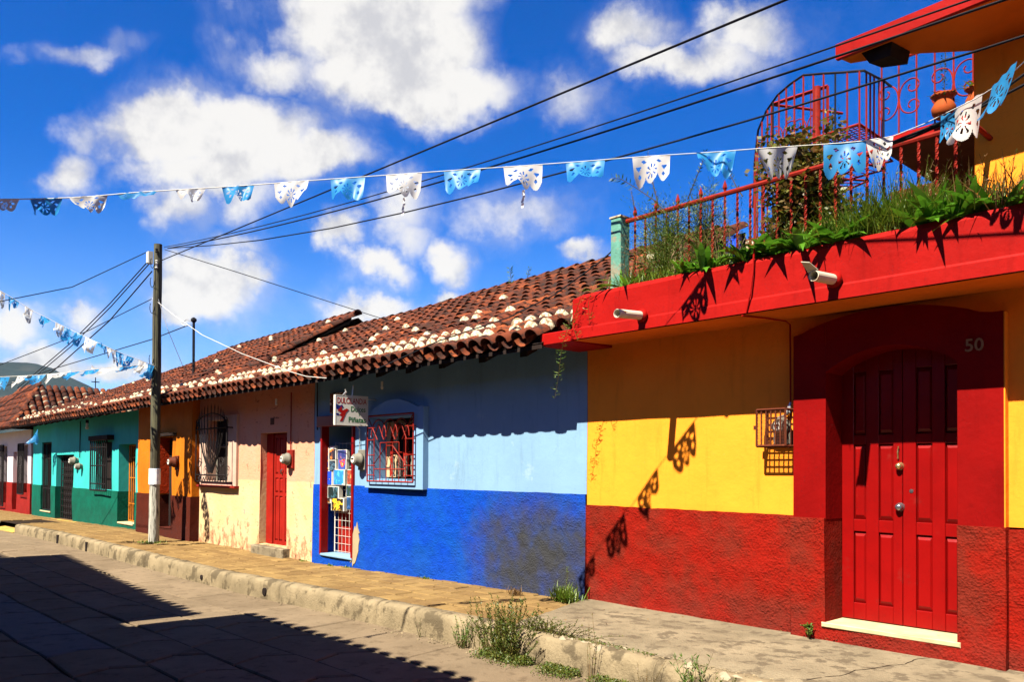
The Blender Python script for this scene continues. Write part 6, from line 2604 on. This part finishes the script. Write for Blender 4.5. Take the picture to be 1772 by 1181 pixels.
# flower pots on the balcony
for i, (px_, py_, r_, lab) in enumerate(((1633, 203, .115, 'terracotta pot with flared rim and tall spindly plant on the balcony'), (1690, 188, .10, 'terracotta pot half hidden behind the white banner'))):
    p = at(px_, py_, 1, 1.95)
    pz = 5.535
    g = thing('flower_pot', lab, 'flower pot', (p.x, 1.95, pz), 'terracotta pots on the balcony')
    b = MB()
    k = r_ / .115
    b.lathe([(.001, 0), (.075 * k, 0), (.115 * k, .05 * k), (.125 * k, .11 * k), (.10 * k, .16 * k), (.085 * k, .19 * k), (.10 * k, .22 * k), (.135 * k, .25 * k), (.125 * k, .255 * k), (.085 * k, .215 * k), (.001, .20 * k)], (p.x, 1.95, pz), 20)
    b.build('pot', TERRA, g, smooth=True)
    rg = random.Random(600 + i)
    fo = MB()
    for q in range(12):
        blade(fo, (p.x, 1.95, pz + .2), rdir(rg, .6), .22, .016, .2, 4)
    if i == 0:
        for q in range(90):
            f_ = rg.random()
            leafy(fo, (p.x + .02 * math.sin(f_ * 9) + rg.gauss(0, .012 + .02 * f_), 1.95 + rg.gauss(0, .02), pz + .22 + .52 * f_), rdir(rg, .8), .028, .014, rg)
    fo.build('foliage', DKLEAF if i == 0 else FERN, g)
    b = MB()
    b.tube([(p.x, 1.95, pz + .15), (p.x + .01, 1.95, pz + .4), (p.x + .02, 1.95, pz + .72 if i == 0 else pz + .3)], .004, 4)
    b.build('stem', STEM, g)
# small things on the terrace floor
for (px_, py_, Y, m_, s_, nm, lab, cat) in ((1165, 428, .4, CREAMP, .13, 'plant_tub', 'cream plant tub behind the left railing', 'tub'), (1268, 432, .2, paint('blue_plastic', (.02, .08, .6), .5), .09, 'plant_tub', 'small blue plastic tub behind the railing middle', 'tub'),
                                         ):
    p = at(px_, py_, 1, Y)
    g = thing(nm, lab, cat, (p.x, Y, 3.56))
    b = MB()
    z0_ = 3.56
    b.lathe([(.001, 0), (s_ * .7, 0), (s_, p.z - z0_ + .1), (s_ * 1.1, p.z - z0_ + .12), (s_ * .9, p.z - z0_ + .12), (s_ * .85, p.z - z0_ + .02), (.001, p.z - z0_)], (p.x, Y, z0_), 14)
    b.build('tub', m_, g, smooth=False)
    b = MB()
    b.lathe([(.001, .001), (s_ * .8, .0)], (p.x, Y, p.z + .055), 12)
    b.build('soil', GROUNDM, g)

# vine hanging from the corner of the fascia over the blue wall
vn = thing('hanging_vine', 'thin pale vine hanging from the red fascia corner over the blue wall', 'vine', (-6.5, -.75, 3.3))
rg = random.Random(31)
fo = MB()
sm = MB()
for (pts, n_) in (([TP(990, 545, -.76), TP(975, 590, -.78), TP(970, 620, -.76), TP(966, 655, -.76), TP(960, 690, -.76)], 60), ([TP(1010, 500, -.76), TP(1000, 530, -.76), TP(990, 560, -.76), TP(1000, 590, -.77)], 26), ([TP(1025, 495, -.76), TP(1018, 525, -.76), TP(1020, 560, -.76)], 14)):
    sm.tube(pts, .003, 4)
    for k in range(n_):
        f_ = rg.random() * (len(pts) - 1)
        i = min(int(f_), len(pts) - 2)
        p = pts[i].lerp(pts[i + 1], f_ - i)
        d = Vector((rg.choice([-1, 1]), rg.uniform(-.5, .3), rg.uniform(-.3, .6)))
        leafy(fo, p, d, rg.uniform(.03, .08), .010, rg)
        leafy(fo, p + d.normalized() * .05, d + Vector((0, 0, .4)), .035, .008, rg)
sm.build('stem', STEM, vn)
stuff(fo.build('foliage', FERN, vn))

# delicate plant on the ridge
branch_plant('delicate green sprig growing on the ridge of the blue house', [at(885, 498, 1, 2.9), at(884, 480, 1, 2.9), at(882, 465, 1, 2.9)], 8, .12, .02, FERN, 508)
branch_plant('second smaller sprig on the ridge, right of the taller one', [at(912, 486, 1, 2.9), at(914, 474, 1, 2.9), at(916, 465, 1, 2.9)], 5, .09, .02, FERN, 509)

# weeds at kerb and wall
NARROW = leafmat('narrow_weed_leaf', (.035, .095, .008), (.09, .14, .015))
straggle('bushy_weed', 'big straggly weed with browning leaves growing at the kerb foot', 'weed', (-6.12, -1.97, rz(-6)), .36, .20, .62, 110, 46, WEED, 702, ls=.03, lw=.012, lean=.16)
straggle('upright_weed', 'narrow upright weed at the kerb left of the big straggly weed', 'weed', (-6.78, -1.99, rz(-6.7)), .12, .06, .33, 22, 26, NARROW, 702, lean=.10)
straggle('joint_weed', 'low brown weed growing in the joint above the big straggly weed', 'weed', (-5.72, -1.74, .0), .55, .10, .15, 70, 16, WEED, 708, ls=.02)
straggle('dry_stalk', 'tall thin dry stalk standing at the kerb', 'weed', (-4.93, -2.0, rz(-5)), .03, .03, .62, 4, 22, WEED, 703, ls=.022, lean=.06)
straggle('stalky_weed', 'green stalky weed at the kerb near the bottom edge', 'weed', (-3.83, -2.02, rz(-4)), .14, .06, .50, 16, 24, NARROW, 704, ls=.05, lw=.010, lean=.18)
straggle('short_weed', 'short reddish weed clump right of the stalky weed', 'weed', (-3.50, -2.03, rz(-3.5)), .14, .06, .36, 18, 20, WEED, 705, ls=.03, lw=.012)
straggle('thin_weed', 'thin pale weed between the dry stalk and the stalky weed', 'weed', (-4.25, -2.05, rz(-4)), .06, .04, .34, 7, 14, DRY, 706, ls=.02, lw=.006)
straggle('thin_weed', 'thin dark stalk at the kerb left of the narrow upright weed', 'weed', (-7.55, -1.98, rz(-7.5)), .03, .03, .22, 3, 8, NARROW, 716, ls=.02, lw=.006)
grass_clump('grass_tuft', 'green weed tuft at the wall where blue meets red', 'grass', (-6.95, -.22, .0), .10, .05, .30, 260, GRASS, 710, None, .3, .010)
branch_plant('slender weed rising from the tuft where blue meets red', [(-6.93, -.2, .0), (-6.93, -.2, .2), (-6.92, -.2, .42)], 14, .03, .010, FERN, 711, 'slender_weed', .005, 'weed')
grass_clump('grass_tuft', 'straw coloured dry tuft at the foot of the blue dado', 'grass', (-7.75, -.30, -.01), .07, .04, .17, 110, DRY, 712, None, .35, .005)
grass_clump('grass_tuft', 'green grass ring around the foot of the wooden pole', 'grass', (-19.35, -1.02, gz(-18.9)), .20, .14, .10, 260, GRASS, 713, None, .6, .010)
fern_plant('tiny weed at the wall left of the door sill', (-3.78, -.16, .04), .05, .12, 50, 714, mat=FERN, cat='weed', name='tiny_weed', ls=.022, lw=.012, stems=5)
for i, (x, lab) in enumerate(((-10.05, 'single small green tuft at the cobalt dado'), (-12.3, 'low green tuft under the shop threshold right side'), (-12.9, 'low green tuft under the shop threshold left side'), (-13.9, 'low green tuft left of the shop door'))):
    grass_clump('grass_tuft', lab, 'grass', (x, -.07, gz(x)), .06, .02, .06, 50, GRASS, 720 + i, 'small tufts at the wall foot', .5, .010)
gc = MB()
rg = random.Random(90)
for k in range(9000):
    x = -6.4 + abs(rg.gauss(0, 1.2))
    if x > -3.2 or nz(x * 3.3, 2, 8) < -.12 + .3 * rg.random() - .2:
        continue
    y = KY - .03 - abs(rg.gauss(0, .085)) * (1.3 if x < -4.8 else .6)
    leafy(gc, (x, y, rz(x) + rg.uniform(0, .075)), rdir(rg, .7), rg.uniform(.012, .030), rg.uniform(.008, .018), rg)
for k in range(500):
    x = rg.uniform(-6.1, -4.4)
    leafy(gc, (x, KY + .17 + rg.gauss(0, .035), .01), rdir(rg, .5), rg.uniform(.012, .026), .012, rg)
tag(gc.build('ground_cover', WEED), 'low olive ground cover creeping along the foot of the kerb', 'weeds', kind='stuff')
lf = MB()
for k in range(130):
    x = rg.uniform(-24, -3)
    y = rg.choice([rg.uniform(-1.6, -.05), -.1 - abs(rg.gauss(0, .08))])
    leafy(lf, (x, y, gz(x) + (.06 if x > -6.6 else .015)), Vector((rg.uniform(-1, 1), rg.uniform(-1, 1), .1)), .03, .018, rg)
tag(lf.build('leaf_litter', DRY), 'scattered dry leaves on the pavement', 'leaves', kind='stuff')

# ------------------------------------------------------------ air: haze that lets the far hill fade to blue
b = MB()
b.box(-1850, 1850, -1850, 1850, -1.75, 172)
hzm = bpy.data.materials.new('haze_air')
hzm.use_nodes = True
t = NT(hzm.node_tree)
for n_ in list(t.n):
    t.n.remove(n_)
o_ = t.node('ShaderNodeOutputMaterial')
v_ = t.node('ShaderNodeVolumePrincipled', {'Color': (.72, .84, 1.0), 'Density': .00004})
t.l.new(v_.outputs[0], o_.inputs['Volume'])
tag(b.build('haze', hzm), 'pale haze in the air over the street and the far hill', 'haze', kind='stuff')
